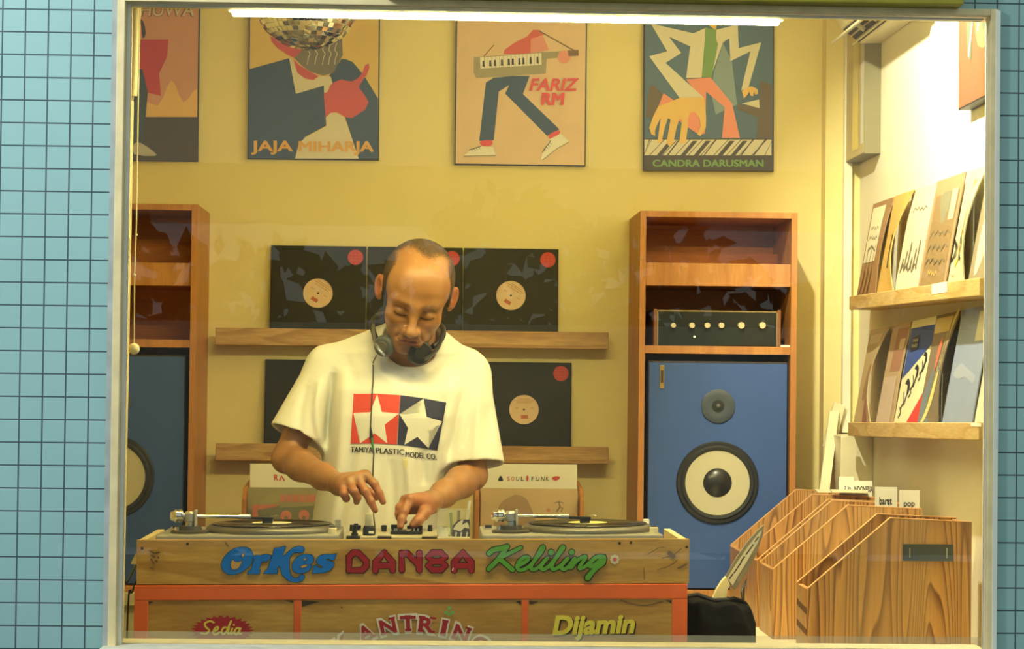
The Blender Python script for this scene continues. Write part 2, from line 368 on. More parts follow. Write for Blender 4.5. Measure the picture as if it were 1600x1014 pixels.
# window frame: casing, sash, sill, pane
def window():
    c = MB()
    c.box(OX0, OX0+.018, -.012, .055, OZ0, OZ1+.014); c.box(OX1-.014, OX1+.004, -.012, .012, OZ0, OZ1+.014); c.box(OX0+.018, OX1-.014, -.012, 0, OZ1-.002, OZ1+.014)
    w = struct('window_1', c, mat('warm_lit_frame_paint', (.90, .70, .36), .5, var=.15, vscale=16), bevel=.002, loc=(0, 0, OZ0))  # cream paint, its yellow deepened to carry the warm light on it
    s = MB(); s.box(OX1-.003, OX1, .012, FT+.002, OZ0, OZ1); s.box(OX0, OX1, .0, FT+.002, OZ1-.003, OZ1); struct('window_reveal', s, M_cream, w)
    s = MB(); s.box(OX0-.012, OX0+.002, -.010, .0, OZ0-.02, OZ1+.01); struct('window_casing', s, mat('grey_plaster', (.45, .47, .42), .7, var=.2, vscale=20), w)
    s = MB(); s.box(OX0+.018, OX0+.026, .02, .06, OZ0, OZ1); s.box(OX1-.009, OX1-.004, .03, .058, OZ0, OZ1); s.box(OX0+.018, OX1-.02, .03, .06, OZ1-.006, OZ1)
    struct('window_sash', s, M_whitep, w, bevel=.0015)
    s = MB(); s.box(OX0-.012, OX1, -.06, .15, OZ0-.03, OZ0+.004); struct('window_sill', s, mat('pale_sill', (.86, .80, .60), .6, var=.15, vscale=20), w, bevel=.003)
    s = MB(); s.box(OX1-.002, OX1+.009, -.015, -.001, OZ0-.02, OZ1+.010); struct('window_bead', s, M_whitep, w, bevel=.001)
    g = bpy.data.materials.new('window_glass'); g.use_nodes = True; nt = g.node_tree
    for n in list(nt.nodes):
        if n.type != 'OUTPUT_MATERIAL': nt.nodes.remove(n)
    out = [n for n in nt.nodes if n.type == 'OUTPUT_MATERIAL'][0]
    t = nt.nodes.new('ShaderNodeBsdfTransparent'); gl = nt.nodes.new('ShaderNodeBsdfGlossy'); gl.inputs['Roughness'].default_value = .0
    fr = nt.nodes.new('ShaderNodeFresnel'); fr.inputs['IOR'].default_value = 1.45; mx = nt.nodes.new('ShaderNodeMixShader')
    t.inputs[0].default_value = (.97, .98, .96, 1)
    nt.links.new(fr.outputs[0], mx.inputs[0]); nt.links.new(t.outputs[0], mx.inputs[1]); nt.links.new(gl.outputs[0], mx.inputs[2]); nt.links.new(mx.outputs[0], out.inputs[0])
    s = MB(); s.box(OX0+.024, OX1-.006, .044, .050, OZ0+.004, OZ1-.006); struct('window_pane', s, g, w)
    refl = bpy.data.materials.new('sill_reflection_tint'); refl.use_nodes = True; nt = refl.node_tree; b = nt.nodes['Principled BSDF']  # translucent cream strip painting the sill's reflection onto the lower glass
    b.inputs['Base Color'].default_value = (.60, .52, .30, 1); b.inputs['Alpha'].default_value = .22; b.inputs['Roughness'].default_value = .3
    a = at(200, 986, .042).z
    s = MB(); s.box(OX0+.026, OX1-.009, .0415, .0437, OZ0+.004, a); struct('window_sill_reflection', s, refl, w)
window()

# ------------------------------------------------------------------ street side things
sb = at(1505, 9, -.05)
s = thing('signboard', (.5, -.03, sb.z), 'olive green sign board above the shop window, only its bottom edge in view', 'sign')
MB().box(at(600, 0, -.05).x, sb.x, -.06, 0, sb.z, sb.z+.35).build('board', mat('olive_green_paint', (.36, .31, .02), .5, var=.2, vscale=10), s, bevel=.004)
sl = thing('street_lamp', (-2.0, -1.9, -.3), 'grey street lamp on a pole in front of the tiled wall', 'lamp')
MB().cyl((-2.4, -1.9, -.3), (-2.4, -1.9, 3.4), .05).build('pole', M_alu, sl, smooth=True)
MB().box(-2.45, -1.7, -2.0, -1.8, 3.36, 3.42).build('lamp_head', M_alu, sl, bevel=.01)

# the other side of the street, seen only as a faint reflection in the pane
struct('wall_street', MB().box(-9, 9, -16.3, -16, -.3, 1.80), mat('pale_street_wall', (.62, .62, .56), .8, var=.2, vscale=3))
struct('wall_opposite', MB().box(-9, 9, -18.3, -18, 2.85, 3.45), mat('pale_street_wall', (.62, .62, .56), .8))
struct('road', MB().box(-9, 9, -16, -9, -.42, -.36), mat('asphalt', (.07, .07, .07), .9, var=.2))
def hedge():
    m = MB(); rnd = random.Random(3)
    for i in range(5200):
        x = rnd.uniform(-9, 9); z = rnd.uniform(-.3, 2.75)+.35*math.sin(x*1.3)+.2*math.sin(x*3.1); y = -17.2+rnd.uniform(-.3, .3)
        c = Vector((x, y, z)); u = Vector((rnd.uniform(-1, 1), rnd.uniform(-.5, .5), rnd.uniform(-1, 1))).normalized(); w = u.cross(Vector((0, 1, 0))).normalized(); r = rnd.uniform(.10, .22)
        m.add([c-u*r, c+w*r*.45, c+u*r, c-w*r*.45], [(0, 1, 2, 3)])
    m.flat = True; o = m.build('hedge', mat('dark_leaf', (.03, .05, .015), .7)); tag(o, 'leafy dark hedge across the street, mirrored faintly in the shop window', 'hedge', kind='stuff')
hedge()

# ------------------------------------------------------------------ lamps in the room
def tube_light():
    a = at(363, 21, .125); b = at(1217, 31.5, .125)
    t = thing('tube_light', ((a.x+b.x)/2, .125, a.z), 'long glowing white tube lamp hanging just inside the window top', 'lamp')
    z0 = (a.z+b.z)/2-.0085; z1 = (a.z+b.z)/2+.0020
    emi = mat('lit_diffuser', (.9, .9, .85), .5, emis=(1.0, .83, .31), es=TUBE_E)
    MB().box(a.x, b.x, .114, .136, z0, z1).build('diffuser', emi, t, bevel=.003)
    MB().box(a.x-.01, b.x+.012, .118, .154, z1+.0005, z1+.018).build('housing', mat('lamp_housing', (.22, .21, .17), .6), t, bevel=.002)
    for x in (a.x+.2, b.x-.2): MB().cyl((x, .136, z1+.018), (x, .136, CZ), .0018, n=8).build('suspension_rod', M_alu, t)
tube_light()
def spotlight():
    t = thing('ceiling_spotlight', (.70, .62, CZ), 'small black spotlight on the ceiling aimed at the right wall', 'lamp')
    MB().cyl((.70, .62, CZ), (.70, .62, CZ-.02), .05).build('base', M_black, t, smooth=True)
    MB().cyl((.70, .62, CZ-.02), (.70, .62, 2.70), .008).build('stem', M_black, t, smooth=True)
    d = (Vector((1.42, .75, 1.95))-Vector((.74, .62, 2.635))).normalized(); c = Vector((.74, .62, 2.635))
    m = MB(); m.lathe(c-d*.10, d, [(.028, 0), (.04, .02), (.045, .085), (.043, .085), (.036, .03), (.0, .03)]); m.build('lamp_shade', M_black, t, smooth=True)
spotlight()
t = thing('ceiling_fill_housing', (.80, 1.25, CZ), 'unseen white panel added on the shop ceiling to house the fill light', 'lamp')  # made-up housing for the added fill lamp
MB().box(.3, 1.4, 1.05, 1.45, CZ-.03, CZ).build('housing', M_whitep, t, bevel=.003)

def disco_ball():
    c = at(480, -7, .81); R = .143
    t = thing('disco_ball', (c.x, c.y, c.z), 'mirror disco ball hanging under the ceiling, cut by the tube lamp', 'mirror ball')
    core = MB().ball(c, R-.003, 40); core.build('core', mat('ball_grout', (.42, .38, .25), .6), t, smooth=True)
    m = MB(); m.flat = True; rows = 30
    for j in range(rows):
        a0, a1 = math.pi*j/rows, math.pi*(j+1)/rows; n = max(6, int(2*math.pi*math.sin((a0+a1)/2)*R/(.0155)))
        for i in range(n):
            b0, b1 = 2*math.pi*(i+.04)/n, 2*math.pi*(i+.96)/n; e = .05*(a1-a0); jx, jy = random.gauss(0, .0007), random.gauss(0, .0007)
            q = []
            for a, b, sg in ((a0+e, b0, (1, 1)), (a1-e, b0, (-1, 1)), (a1-e, b1, (-1, -1)), (a0+e, b1, (1, -1))):
                rr = R+jx*sg[0]+jy*sg[1]; q.append(c+Vector((math.sin(a)*math.cos(b), math.sin(a)*math.sin(b), math.cos(a)))*rr)
            m.add(q, [(0, 1, 2, 3)])
    m.build('mirror_tiles', mat('mirror_tile', (.80, .78, .70), .07, 1), t)
    MB().lathe(c+Vector((0, 0, R-.004)), (0, 0, 1), [(.03, 0), (.03, .012), (.01, .02), (.006, .04)], 24).build('cap', M_chrome, t, smooth=True)
    MB().cyl(c+Vector((0, 0, R+.03)), (c.x, c.y, CZ), .002, n=8).build('cord', M_black, t)
disco_ball()

def aircon():
    Y0, Y1 = 1.06, 1.94
    t = thing('air_conditioner', (WX, 1.5, 2.37), 'cream wall air conditioner at the top of the right wall, louvres open', 'air conditioner')
    P = [(WX, 2.375), (1.352, 2.372), (1.29, 2.42), (1.262, 2.47), (1.25, 2.56), (1.27, 2.66), (WX, 2.67)]
    body = MB().prism([(x, Y0, z) for x, z in P], (0, Y1-Y0, 0)); body.build('body', mat('aircon_plastic', (.78, .73, .52), .4), t, bevel=.004)
    slot = MB()
    a = Vector((1.349, 0, 2.3725)); b = Vector((1.292, 0, 2.417)); d = b-a; n = Vector((-d.z, 0, d.x)).normalized()
    if n.z > 0: n = -n
    for u0, u1 in ((.06, .46), (.54, .95)):
        q = [a+d*u0+n*.002, a+d*u1+n*.002, a+d*u1+n*.0005, a+d*u0+n*.0005]
        slot.prism([(p.x, Y0+.04, p.z) for p in q], (0, Y1-Y0-.06, 0))
    slot.build('air_outlet', mat('dirty_outlet', (.10, .075, .03), .7, var=.5, vscale=30), t)
    lv = MB(); lv.prism([(1.318, Y0+.03, 2.408), (1.262, Y0+.03, 2.371), (1.261, Y0+.03, 2.377), (1.316, Y0+.03, 2.413)], (0, Y1-Y0+.0, 0)); lv.build('louvre', M_cream, t)
    lv = MB(); lv.prism([(1.335, Y0+.03, 2.378), (1.322, Y0+.03, 2.362), (1.320, Y0+.03, 2.366), (1.332, Y0+.03, 2.382)], (0, Y1-Y0-.06, 0)); lv.build('louvre', M_cream, t)
    for y in (1.3, 1.5, 1.7): MB().prism([(1.325, y, 2.386), (1.298, y, 2.404), (1.295, y, 2.39), (1.318, y, 2.373)], (0, .004, 0)).build('vane', M_creamdull, t)
aircon()

# pull cord with a wooden ball inside the left edge of the window
a = at(216, 150, .2); b = at(209.5, 545, .2)
t = thing('blind_pull_cord', (b.x, .2, b.z), 'thin cream pull cord ending in a wooden ball by the left window edge', 'cord')
MB().tube([(a.x+.004, .2, CZ), (a.x, .2, 1.95), at(213, 350, .2), at(210, 430, .2), at(210, 440, .2), (b.x, .2, b.z)], .0016, 8).build('cord', M_cream, t, smooth=True)
MB().ball(b, .0135, 24).build('ball', mat('pale_wood_ball', (.80, .72, .50), .45), t, smooth=True)
MB().ball(at(210, 430, .2), .004, 12).build('knot', M_cream, t, smooth=True)
MB().ball(at(213, 367, .2), .0032, 12).build('knot', M_cream, t, smooth=True)
# jointed pole behind the left window edge
a = at(214, 0, .23); b = at(208, 150, .23); c2 = at(203, 158, .23); d2 = at(187, 1000, .23)
t = thing('blind_pole', (d2.x, .23, OZ0), 'old cream jointed pole leaning inside the left window edge', 'pole')
dd = (a-b).normalized()
MB().tube([b, b+dd*((CZ-b.z)/dd.z)], .0095, 12).build('pole', M_creamdull, t, smooth=True)
MB().tube([d2, c2], .0095, 12).build('pole', M_creamdull, t, smooth=True)
MB().tube([c2+Vector((.001, 0, -.01)), b+Vector((0, 0, .012))], .005, 10).build('hook', mat('dull_brass', (.35, .27, .12), .4, .7), t, smooth=True)

# ------------------------------------------------------------------ posters on the back wall
M_frame = mat('black_frame', (.025, .022, .02), .5)
def poster(px0, px1, pyb, label, draw, face):
    """framed board of paper size on the back wall; pyb = bottom edge left/right"""
    Yf = WY-.022
    bl = at(px0, pyb[0], Yf); br = at(px1, pyb[1], Yf); w = (br-bl); upv = Vector((-w.z, 0, w.x)).normalized(); h = .61
    t = thing('poster', ((bl.x+br.x)/2, WY-.012, bl.z), label, 'poster', 'framed posters high on the back wall')
    q = [bl, br, br+upv*h, bl+upv*h]
    MB().prism([(p.x, WY-.020, p.z) for p in q], (0, .020, 0)).build('frame', M_frame, t, bevel=.001)
    i = [bl+w.normalized()*.004+upv*.004, br-w.normalized()*.004+upv*.004, br-w.normalized()*.004+upv*(h-.004), bl+w.normalized()*.004+upv*(h-.004)]
    MB().prism([(p.x, WY-.0208, p.z) for p in i], (0, .0005, 0)).build('sheet', face, t)
    A = Art(onY(WY-.0209), dl=.0002); draw(A); A.build('print', t)
K = .85
def d1(A):
    A.clip = (0, 482, 0, 946)
    A.T = (180, 0, 3.755)
    A.poly(flatm('poster_mustard', ph(188, 140, 52, .7)), [(20, 640), (120, 560), (250, 620), (330, 470), (400, 600), (480, 520), (480, 686), (20, 686)], 3)
    A.poly(flatm('poster_dark_floor', ph(58, 46, 22, .7)), [(15, 686), (482, 686), (480, 945), (10, 945)])
    A.poly(flatm('poster_crimson', ph(160, 44, 26, .7)), [(60, 240), (150, 232), (312, 232), (305, 330), (258, 430), (268, 562), (190, 545), (150, 470), (60, 420)])
    A.poly(flatm('poster_slate', ph(48, 56, 44, .7)), [(60, 408), (160, 405), (192, 540), (178, 690), (158, 850), (105, 850), (110, 640), (60, 560)])
    A.poly(flatm('poster_skin', ph(182, 92, 50, .7)), [(85, 140), (140, 120), (170, 160), (140, 225), (90, 230)], 3)
    A.poly(flatm('poster_dark_floor', (.03, .02, .02)), [(140, 110), (165, 125), (180, 195), (160, 225), (152, 150)], 2)
    A.poly(flatm('poster_grey_shoe', ph(150, 135, 85, .7)), [(110, 845), (150, 838), (232, 895), (230, 915), (110, 905)], 2)
    c = flatm('poster_tan_letters', ph(172, 145, 84, .7)); e = flatm('poster_brown', ph(84, 60, 26, .7))
    for m, b in ((e, .045), (c, .012)): A.text(m, 'AHUWA', 68, 92, 74, 395, b, .12)
def d2(A):
    A.clip = (76, 938, 0, 966)
    A.T = (370, 20, 4.225)
    navy = flatm('poster_navy', ph(58, 72, 70, .98)); pink = flatm('poster_rose', ph(196, 78, 52, .98)); cr = flatm('poster_cream', ph(208, 186, 110, .95)); gr = flatm('poster_grey_beard', ph(112, 98, 56, .85))
    A.poly(navy, [(83, 372), (345, 300), (390, 535), (575, 480), (590, 745), (450, 820), (440, 835), (410, 860), (385, 962), (78, 960)])
    A.poly(navy, [(600, 430), (690, 305), (720, 306), (765, 325), (800, 365), (850, 430), (932, 565), (932, 966), (805, 963), (715, 690), (650, 600)], keep=True)
    A.poly(cr, [(590, 692), (615, 664), (640, 656), (665, 664), (710, 690), (805, 963), (384, 962), (410, 860), (452, 825), (592, 748)])
    A.poly(cr, [(345, 295), (372, 320), (400, 400), (470, 440), (540, 420), (620, 420), (632, 465), (612, 525), (575, 525), (575, 480), (390, 535)], keep=True)
    A.poly(pink, [(220, 152), (250, 168), (300, 195), (450, 240), (380, 300), (330, 275), (262, 228), (230, 190)])
    A.poly(pink, [(375, 305), (410, 345), (540, 420), (505, 445), (450, 435), (400, 395)], keep=True)
    A.poly(gr, [(380, 300), (440, 240), (470, 60), (690, 60), (700, 280), (670, 330), (640, 395), (570, 415), (490, 390), (430, 350)])
    A.poly(pink, [(574, 535), (600, 520), (618, 475), (650, 455), (690, 440), (730, 450), (765, 452), (800, 432), (828, 398), (848, 345), (872, 335), (876, 362), (858, 410), (835, 440), (805, 490), (845, 545), (870, 590), (845, 640), (760, 695), (722, 690), (660, 656), (620, 660), (586, 692)])
    for x in (480, 530, 580, 620, 660):
        A.stroke(cr, [(x, 200), (x-12, 245), (x+3, 270), (x-8, 300), (x-14, 340)], 5, 4, keep=True)
    c = flatm('poster_gold_letters', ph(206, 146, 46, .9))
    A.text(c, 'JAJA', 92, 912, 70, 280, .03); A.text(c, 'MIHARJA', 412, 915, 70, 488, .045, keep=True)
def d3(A):
    A.clip = (50, 870, 0, 965)
    A.T = (700, 20, 4.057)
    bl = flatm('poster_teal_blue', ph(52, 70, 68, 1.0)); kb = flatm('poster_olive_grey', ph(150, 132, 70, .95)); kw = flatm('poster_pale_key', ph(226, 206, 130, 1)); bk = flatm('poster_black', (.03, .025, .02))
    rd = flatm('poster_coral', ph(204, 84, 44, 1.0)); sk = flatm('poster_peach', ph(214, 130, 74, .95)); br = flatm('poster_strap', ph(120, 84, 36, .95)); rr = flatm('poster_red', ph(206, 66, 42, .95)); sh = flatm('poster_shoe', ph(226, 206, 130, 1))
    A.poly(bl, [(240, 442), (290, 412), (405, 400), (518, 400), (475, 515), (706, 738), (628, 780), (362, 512), (388, 458), (322, 500), (290, 808), (198, 812)])
    A.poly(rd, [(352, 262), (358, 235), (420, 190), (500, 150), (540, 108), (580, 108), (606, 140), (560, 190), (525, 165), (525, 258)])
    A.poly(sk, [(525, 165), (600, 140), (640, 235), (600, 245), (527, 255)])
    A.stroke(br, [(580, 116), (800, 240)], 9, 0); A.stroke(br, [(290, 205), (228, 275)], 6, 0, keep=True)
    A.poly(kb, [(165, 282), (595, 250), (600, 250), (828, 238), (828, 272), (625, 292), (620, 385), (180, 415), (163, 380)])
    A.poly(kw, [(203, 284), (592, 255), (594, 330), (205, 354)])
    for i in range(1, 16): x = 205+i*24.5; A.stroke(br, [(x, 284-.075*(x-203)), (x, 353-.06*(x-203))], 2, 0, keep=i > 1)
    for i, x in enumerate((225, 268, 298, 342, 386, 411, 452, 478, 524, 568)): A.poly(bk, [(x-6, 300-.075*(x-203)+6), (x+5, 300-.075*(x-203)+6), (x+8, 343-.06*(x-203)), (x-7, 343-.06*(x-203))], keep=i > 0)
    A.disc(sk, (735, 280), 40); A.poly(br, [(760, 238), (828, 236), (828, 272), (762, 274)])
    A.poly(rr, [(208, 812), (278, 808), (276, 840), (240, 850), (208, 838)], 2); A.poly(rr, [(635, 778), (700, 742), (708, 765), (660, 802)], 2, keep=True)
    A.poly(sh, [(102, 905), (140, 872), (205, 845), (285, 850), (302, 902), (200, 912)]); A.poly(sh, [(588, 930), (600, 880), (645, 800), (715, 765), (768, 815), (690, 858), (600, 932)], keep=True)
    A.stroke(kb, [(102, 909), (302, 904)], 6, 0, keep=False); A.stroke(kb, [(600, 932), (690, 862), (768, 818)], 6, 0, keep=True)
    A.stroke(bk, [(135, 870), (170, 858), (205, 848)], 5, 0); A.stroke(bk, [(600, 885), (625, 845), (650, 810)], 5, 0, keep=True)
    for k in range(4): A.stroke(bk, [(150+k*14, 868-k*5), (162+k*14, 880-k*6)], 3, 0, keep=True); A.stroke(bk, [(606+k*12, 862-k*13), (622+k*12, 872-k*13)], 3, 0, keep=True)
    A.text(rr, 'FARIZ', 515, 492, 78, 300, .03, .25); A.text(rr, 'RM', 594, 582, 78, 135, .045, .1, keep=True)
def d4(A):
    A.clip = (62, 846, 0, 966)
    A.T = (990, 20, 3.9)
    cr = flatm('poster_ivory', ph(212, 192, 116, 1)); gn = flatm('poster_green', ph(112, 138, 46, .95)); og = flatm('poster_salmon', ph(222, 130, 70, .95)); ye = flatm('poster_yellow', ph(224, 172, 62, 1)); bn = flatm('poster_brown2', ph(96, 76, 38, .9)); dk = flatm('poster_dark', ph(66, 54, 28, .9))
    te = flatm('poster_pale_teal', ph(128, 138, 98, .95))
    A.poly(te, [(545, 185), (600, 300), (630, 560), (500, 620), (470, 480), (490, 360)])
    A.poly(bn, [(95, 450), (125, 440), (190, 510), (150, 640), (75, 640)])
    A.poly(og, [(320, 405), (470, 395), (600, 552), (648, 762), (538, 762), (556, 575), (442, 480), (436, 735), (400, 745), (250, 640), (140, 600), (182, 490), (300, 570), (410, 520)])
    A.poly(cr, [(105, 65), (365, 125), (445, 90), (415, 395), (320, 398), (345, 205), (215, 145), (290, 245), (195, 305), (425, 515), (280, 518), (95, 265), (205, 235)])
    A.poly(cr, [(500, 105), (635, 70), (640, 215), (778, 180), (700, 455), (655, 475), (712, 235), (590, 295), (583, 155), (545, 180), (478, 370), (490, 200)])
    A.poly(gn, [(438, 92), (505, 100), (502, 160), (515, 190), (475, 396), (415, 392), (432, 180)])
    A.poly(ye, [(452, 65), (508, 65), (500, 105), (470, 85)])
    A.poly(bn, [(775, 415), (842, 440), (842, 770), (750, 765), (765, 560)]); A.poly(bn, [(635, 555), (770, 570), (765, 640), (640, 590)], keep=True)
    A.poly(cr, [(660, 552), (765, 528), (768, 582)])
    A.poly(dk, [(64, 766), (843, 766), (846, 965), (62, 965)])
    A.poly(cr, [(66, 772), (840, 772), (840, 868), (66, 868)])
    for i, x in enumerate((95, 215, 275, 360, 440, 500, 585, 665, 725, 800)):
        w = (14, 60, 20, 60, 60, 16, 62, 58, 16, 20)[i]; A.poly(dk, [(x, 780 if w > 30 else 770), (x+w*.5, 780 if w > 30 else 770), (x+w*.5-75, 870), (x-75, 870)], keep=i > 0)
    for i in range(11): x = 110+i*78; A.stroke(dk, [(x, 772), (x-90, 868)], 4, 0, keep=True)
    A.poly(ye, [(150, 570), (215, 545), (290, 515), (428, 515), (436, 560), (442, 640), (440, 700), (408, 750), (388, 742), (410, 690), (400, 635), (375, 605), (345, 608), (332, 640), (330, 700), (318, 790), (296, 800), (278, 790), (296, 650), (278, 650), (262, 700), (240, 800), (215, 812), (200, 790), (225, 650), (208, 645), (190, 700), (170, 790), (145, 795), (165, 640), (140, 690), (130, 720), (132, 750), (108, 740), (95, 700), (120, 630)])
    A.poly(ye, [(660, 478), (690, 455), (720, 448), (755, 465), (758, 495), (740, 500), (735, 480), (728, 508), (712, 505), (705, 480), (694, 500), (672, 522)])
    A.text(gn, 'CANDRA DARUSMAN', 118, 938, 44, 672, .045)
poster(112, 309, (249.5, 252), 'framed poster at the far left, red garment above a dark floor', d1, flatm('poster_dusty_pink', ph(176, 118, 62, .75)))
poster(387, 592, (248, 250), 'framed poster behind the mirror ball, navy jacket and pink pointing hand on yellow', d2, flatm('poster_sun_yellow', ph(206, 164, 60, .9)))
poster(710, 915, (257, 260), 'framed tan poster of striding legs in blue trousers under a keyboard', d3, flatm('poster_sand', ph(214, 172, 92, .98)))
poster(1005, 1209, (266, 268), 'framed teal poster with a big yellow hand over piano keys, rightmost on the back wall', d4, flatm('poster_teal', ph(78, 96, 80, 1.0)))

# posters on the right wall
def side_poster(Y0, Y1, z0, thick, label, face, edge, draw):
    X = WX-thick; h = .61
    t = thing('poster', (WX-.01, (Y0+Y1)/2, z0), label, 'poster', 'framed posters on the right wall')
    MB().box(X, WX, Y0, Y1, z0, z0+h).build('frame', edge, t, bevel=.001)
    MB().box(X-.0006, X-.0001, Y0+.004, Y1-.004, z0+.004, z0+h-.004).build('sheet', face, t)
    A = Art(lambda y, z, l: Vector((X-.0008-l, y, z))); draw(A); A.build('print', t)
def dy(A):
    c = flatm('poster_lemon', ph(222, 190, 70, 1)); e = flatm('poster_pale', ph(206, 190, 120, 1))
    A.poly(e, [(1.93+.02, 2.06), (2.0, 2.06), (2.0, 2.6), (1.95, 2.6)]); A.poly(c, [(2.04, 2.05), (2.15, 2.05), (2.12, 2.6), (2.05, 2.6)])
    A.stroke(e, [(2.06, 2.42), (2.10, 2.34), (2.07, 2.28), (2.11, 2.22)], .01, 4)
side_poster(1.94, 2.26, 2.025, .052, 'thick yellow framed board on the right wall under the air conditioner', flatm('poster_straw', ph(206, 176, 84, 1.2)), mat('grey_board_edge', (.20, .175, .09), .6), dy)
def do(A):
    c = flatm('poster_ochre', ph(206, 160, 70, 2.2)); g = flatm('poster_moss', ph(126, 128, 66, 2)); e = flatm('poster_pale', (.7, .6, .4))
    A.poly(c, [(.35, 2.2), (.50, 2.16), (.56, 2.3), (.62, 2.45), (.66, 2.62), (.35, 2.62)], 3)
    A.poly(g, [(.40, 2.22), (.46, 2.20), (.47, 2.36), (.43, 2.44), (.40, 2.38)], 3); A.poly(g, [(.57, 2.14), (.62, 2.17), (.62, 2.32), (.58, 2.3)], 3, keep=True)
    A.stroke(e, [(.60, 2.6), (.58, 2.4), (.60, 2.3), (.56, 2.24), (.6, 2.15)], .012, 4); A.stroke(e, [(.5, 2.6), (.53, 2.4), (.47, 2.3), (.5, 2.2)], .012, 4, keep=True)
side_poster(.29, .72, 2.020, .035, 'orange framed poster on the right wall close to the window', flatm('poster_orange', ph(206, 112, 48, 2.2)), M_frame, do)

# ------------------------------------------------------------------ record ledges and sleeves
def ledge_back(py, label):
    a = at(337, py, 2.27); b = at(951, py+7, 2.27); z = (a.z+b.z)/2
    t = thing('record_ledge', ((a.x+b.x)/2, WY, z-.055), label, 'shelf', 'wooden record ledges on the back wall')
    MB().box(a.x, b.x, 2.272, 2.287, z-.056, z).build('lip', M_oak, t, bevel=.002)
    MB().box(a.x, b.x, 2.287, WY, z-.056, z-.038).build('shelf_board', M_oak, t, bevel=.001)
    return z-.038
zA = ledge_back(512, 'upper wooden record ledge on the back wall behind the man'); zB = ledge_back(692, 'lower wooden record ledge on the back wall behind the man')
def make_sleeve(tilt_label, has_dark=False):
    """12 inch sleeve standing with its lower edge at the origin, facing -y"""
    S = .314; t = thing('record_sleeve', (0, 0, 0), None, None)
    n = 40; m = MB(); m.flat = True
    # front with a round hole
    c = (0, S/2); r = .049
    ring = [(c[0]+r*math.cos(2*math.pi*i/n), c[1]+r*math.sin(2*math.pi*i/n)) for i in range(n)]
    sq = []
    for i in range(n):
        a = 2*math.pi*i/n; k = (S/2)/max(abs(math.cos(a)), abs(math.sin(a))); sq.append((k*math.cos(a), S/2+k*math.sin(a)))
    for i in range(n):
        j = (i+1) % n; m.add([(ring[i][0], -.004, ring[i][1]), (ring[j][0], -.004, ring[j][1]), (sq[j][0], -.004, sq[j][1]), (sq[i][0], -.004, sq[i][1])], [(3, 2, 1, 0)])
        m.add([(ring[i][0], -.004, ring[i][1]), (ring[j][0], -.004, ring[j][1]), (ring[j][0], -.0015, ring[j][1]), (ring[i][0], -.0015, ring[i][1])], [(0, 1, 2, 3)])
    m.box(-S/2, S/2, -.0015, 0, 0, S); 
    for (x0, x1, z0, z1) in ((-S/2, -S/2+.002, 0, S), (S/2-.002, S/2, 0, S), (-S/2, S/2, 0, .002), (-S/2, S/2, S-.002, S)): m.box(x0, x1, -.004, -.001, z0, z1)
    m.build('sleeve', M_sleeve, t)
    l = Art(lambda x, z, q: Vector((x, -.0016-q, z)), dl=.00015)
    l.disc(M_label, (0, S/2), .0490, n=40); ca, sa = math.cos(tilt_label), math.sin(tilt_label)
    R = lambda x, y: (x*ca-y*sa, S/2+x*sa+y*ca)
    red = flatm('label_red', (.45, .12, .08)); gold = flatm('label_tan', (.52, .30, .16))
    l.poly(red, [R(-.010, -.030), R(.013, -.030), R(.013, -.018), R(-.010, -.018)])
    for k, (w, y) in enumerate(((.032, .028), (.026, .021), (.020, .034))): l.poly(gold, [R(-w, y), R(w, y), R(w, y+.0025), R(-w, y+.0025)], keep=k > 0)
    for k, x in enumerate((-.03, .02)): l.poly(gold, [R(x, .003), R(x+.012, .003), R(x+.012, .0055), R(x, .0055)], keep=True)
    l.disc(M_dark, (0, S/2), .0035, n=14)
    l.build('centre_label', t)
    s = Art(lambda x, z, q: Vector((x, -.0042-q, z)), dl=.00015)
    s.disc(M_red, (.122, S-.036), .0255, n=30)
    for k in range(3): s.text(flatm('sticker_ink', (.55, .22, .14)), '= = =', .106, S-.028-k*.010, -.004, .032, keep=k > 0)
    s.build('sticker', t)
    return t
sl0 = make_sleeve(-.55); sl1 = make_sleeve(0.0)
def put_sleeve(src, px, z, label, used=[]):
    o = src if src not in used else copy_tree(src)
    if o is src: used.append(src)
    x = at(px, 500, 2.31).x; o.location = (x, 2.334, z+.001); o.rotation_euler = (math.radians(-5), 0, 0)
    tag(o, label, 'record', 'black 12 inch record sleeves on the back wall ledges'); return o
put_sleeve(sl0, 495.5, zA, 'black record sleeve with peach label at the left end of the upper ledge')
put_sleeve(sl0, 647.5, zA, 'black record sleeve on the upper ledge behind the man\'s head')
put_sleeve(sl0, 798.5, zA, 'black record sleeve with peach label at the right end of the upper ledge')
put_sleeve(sl1, 489, zB, 'black record sleeve on the lower ledge half hidden by the man\'s right sleeve')
put_sleeve(sl1, 821, zB, 'black record sleeve on the lower ledge right of the man\'s shirt')

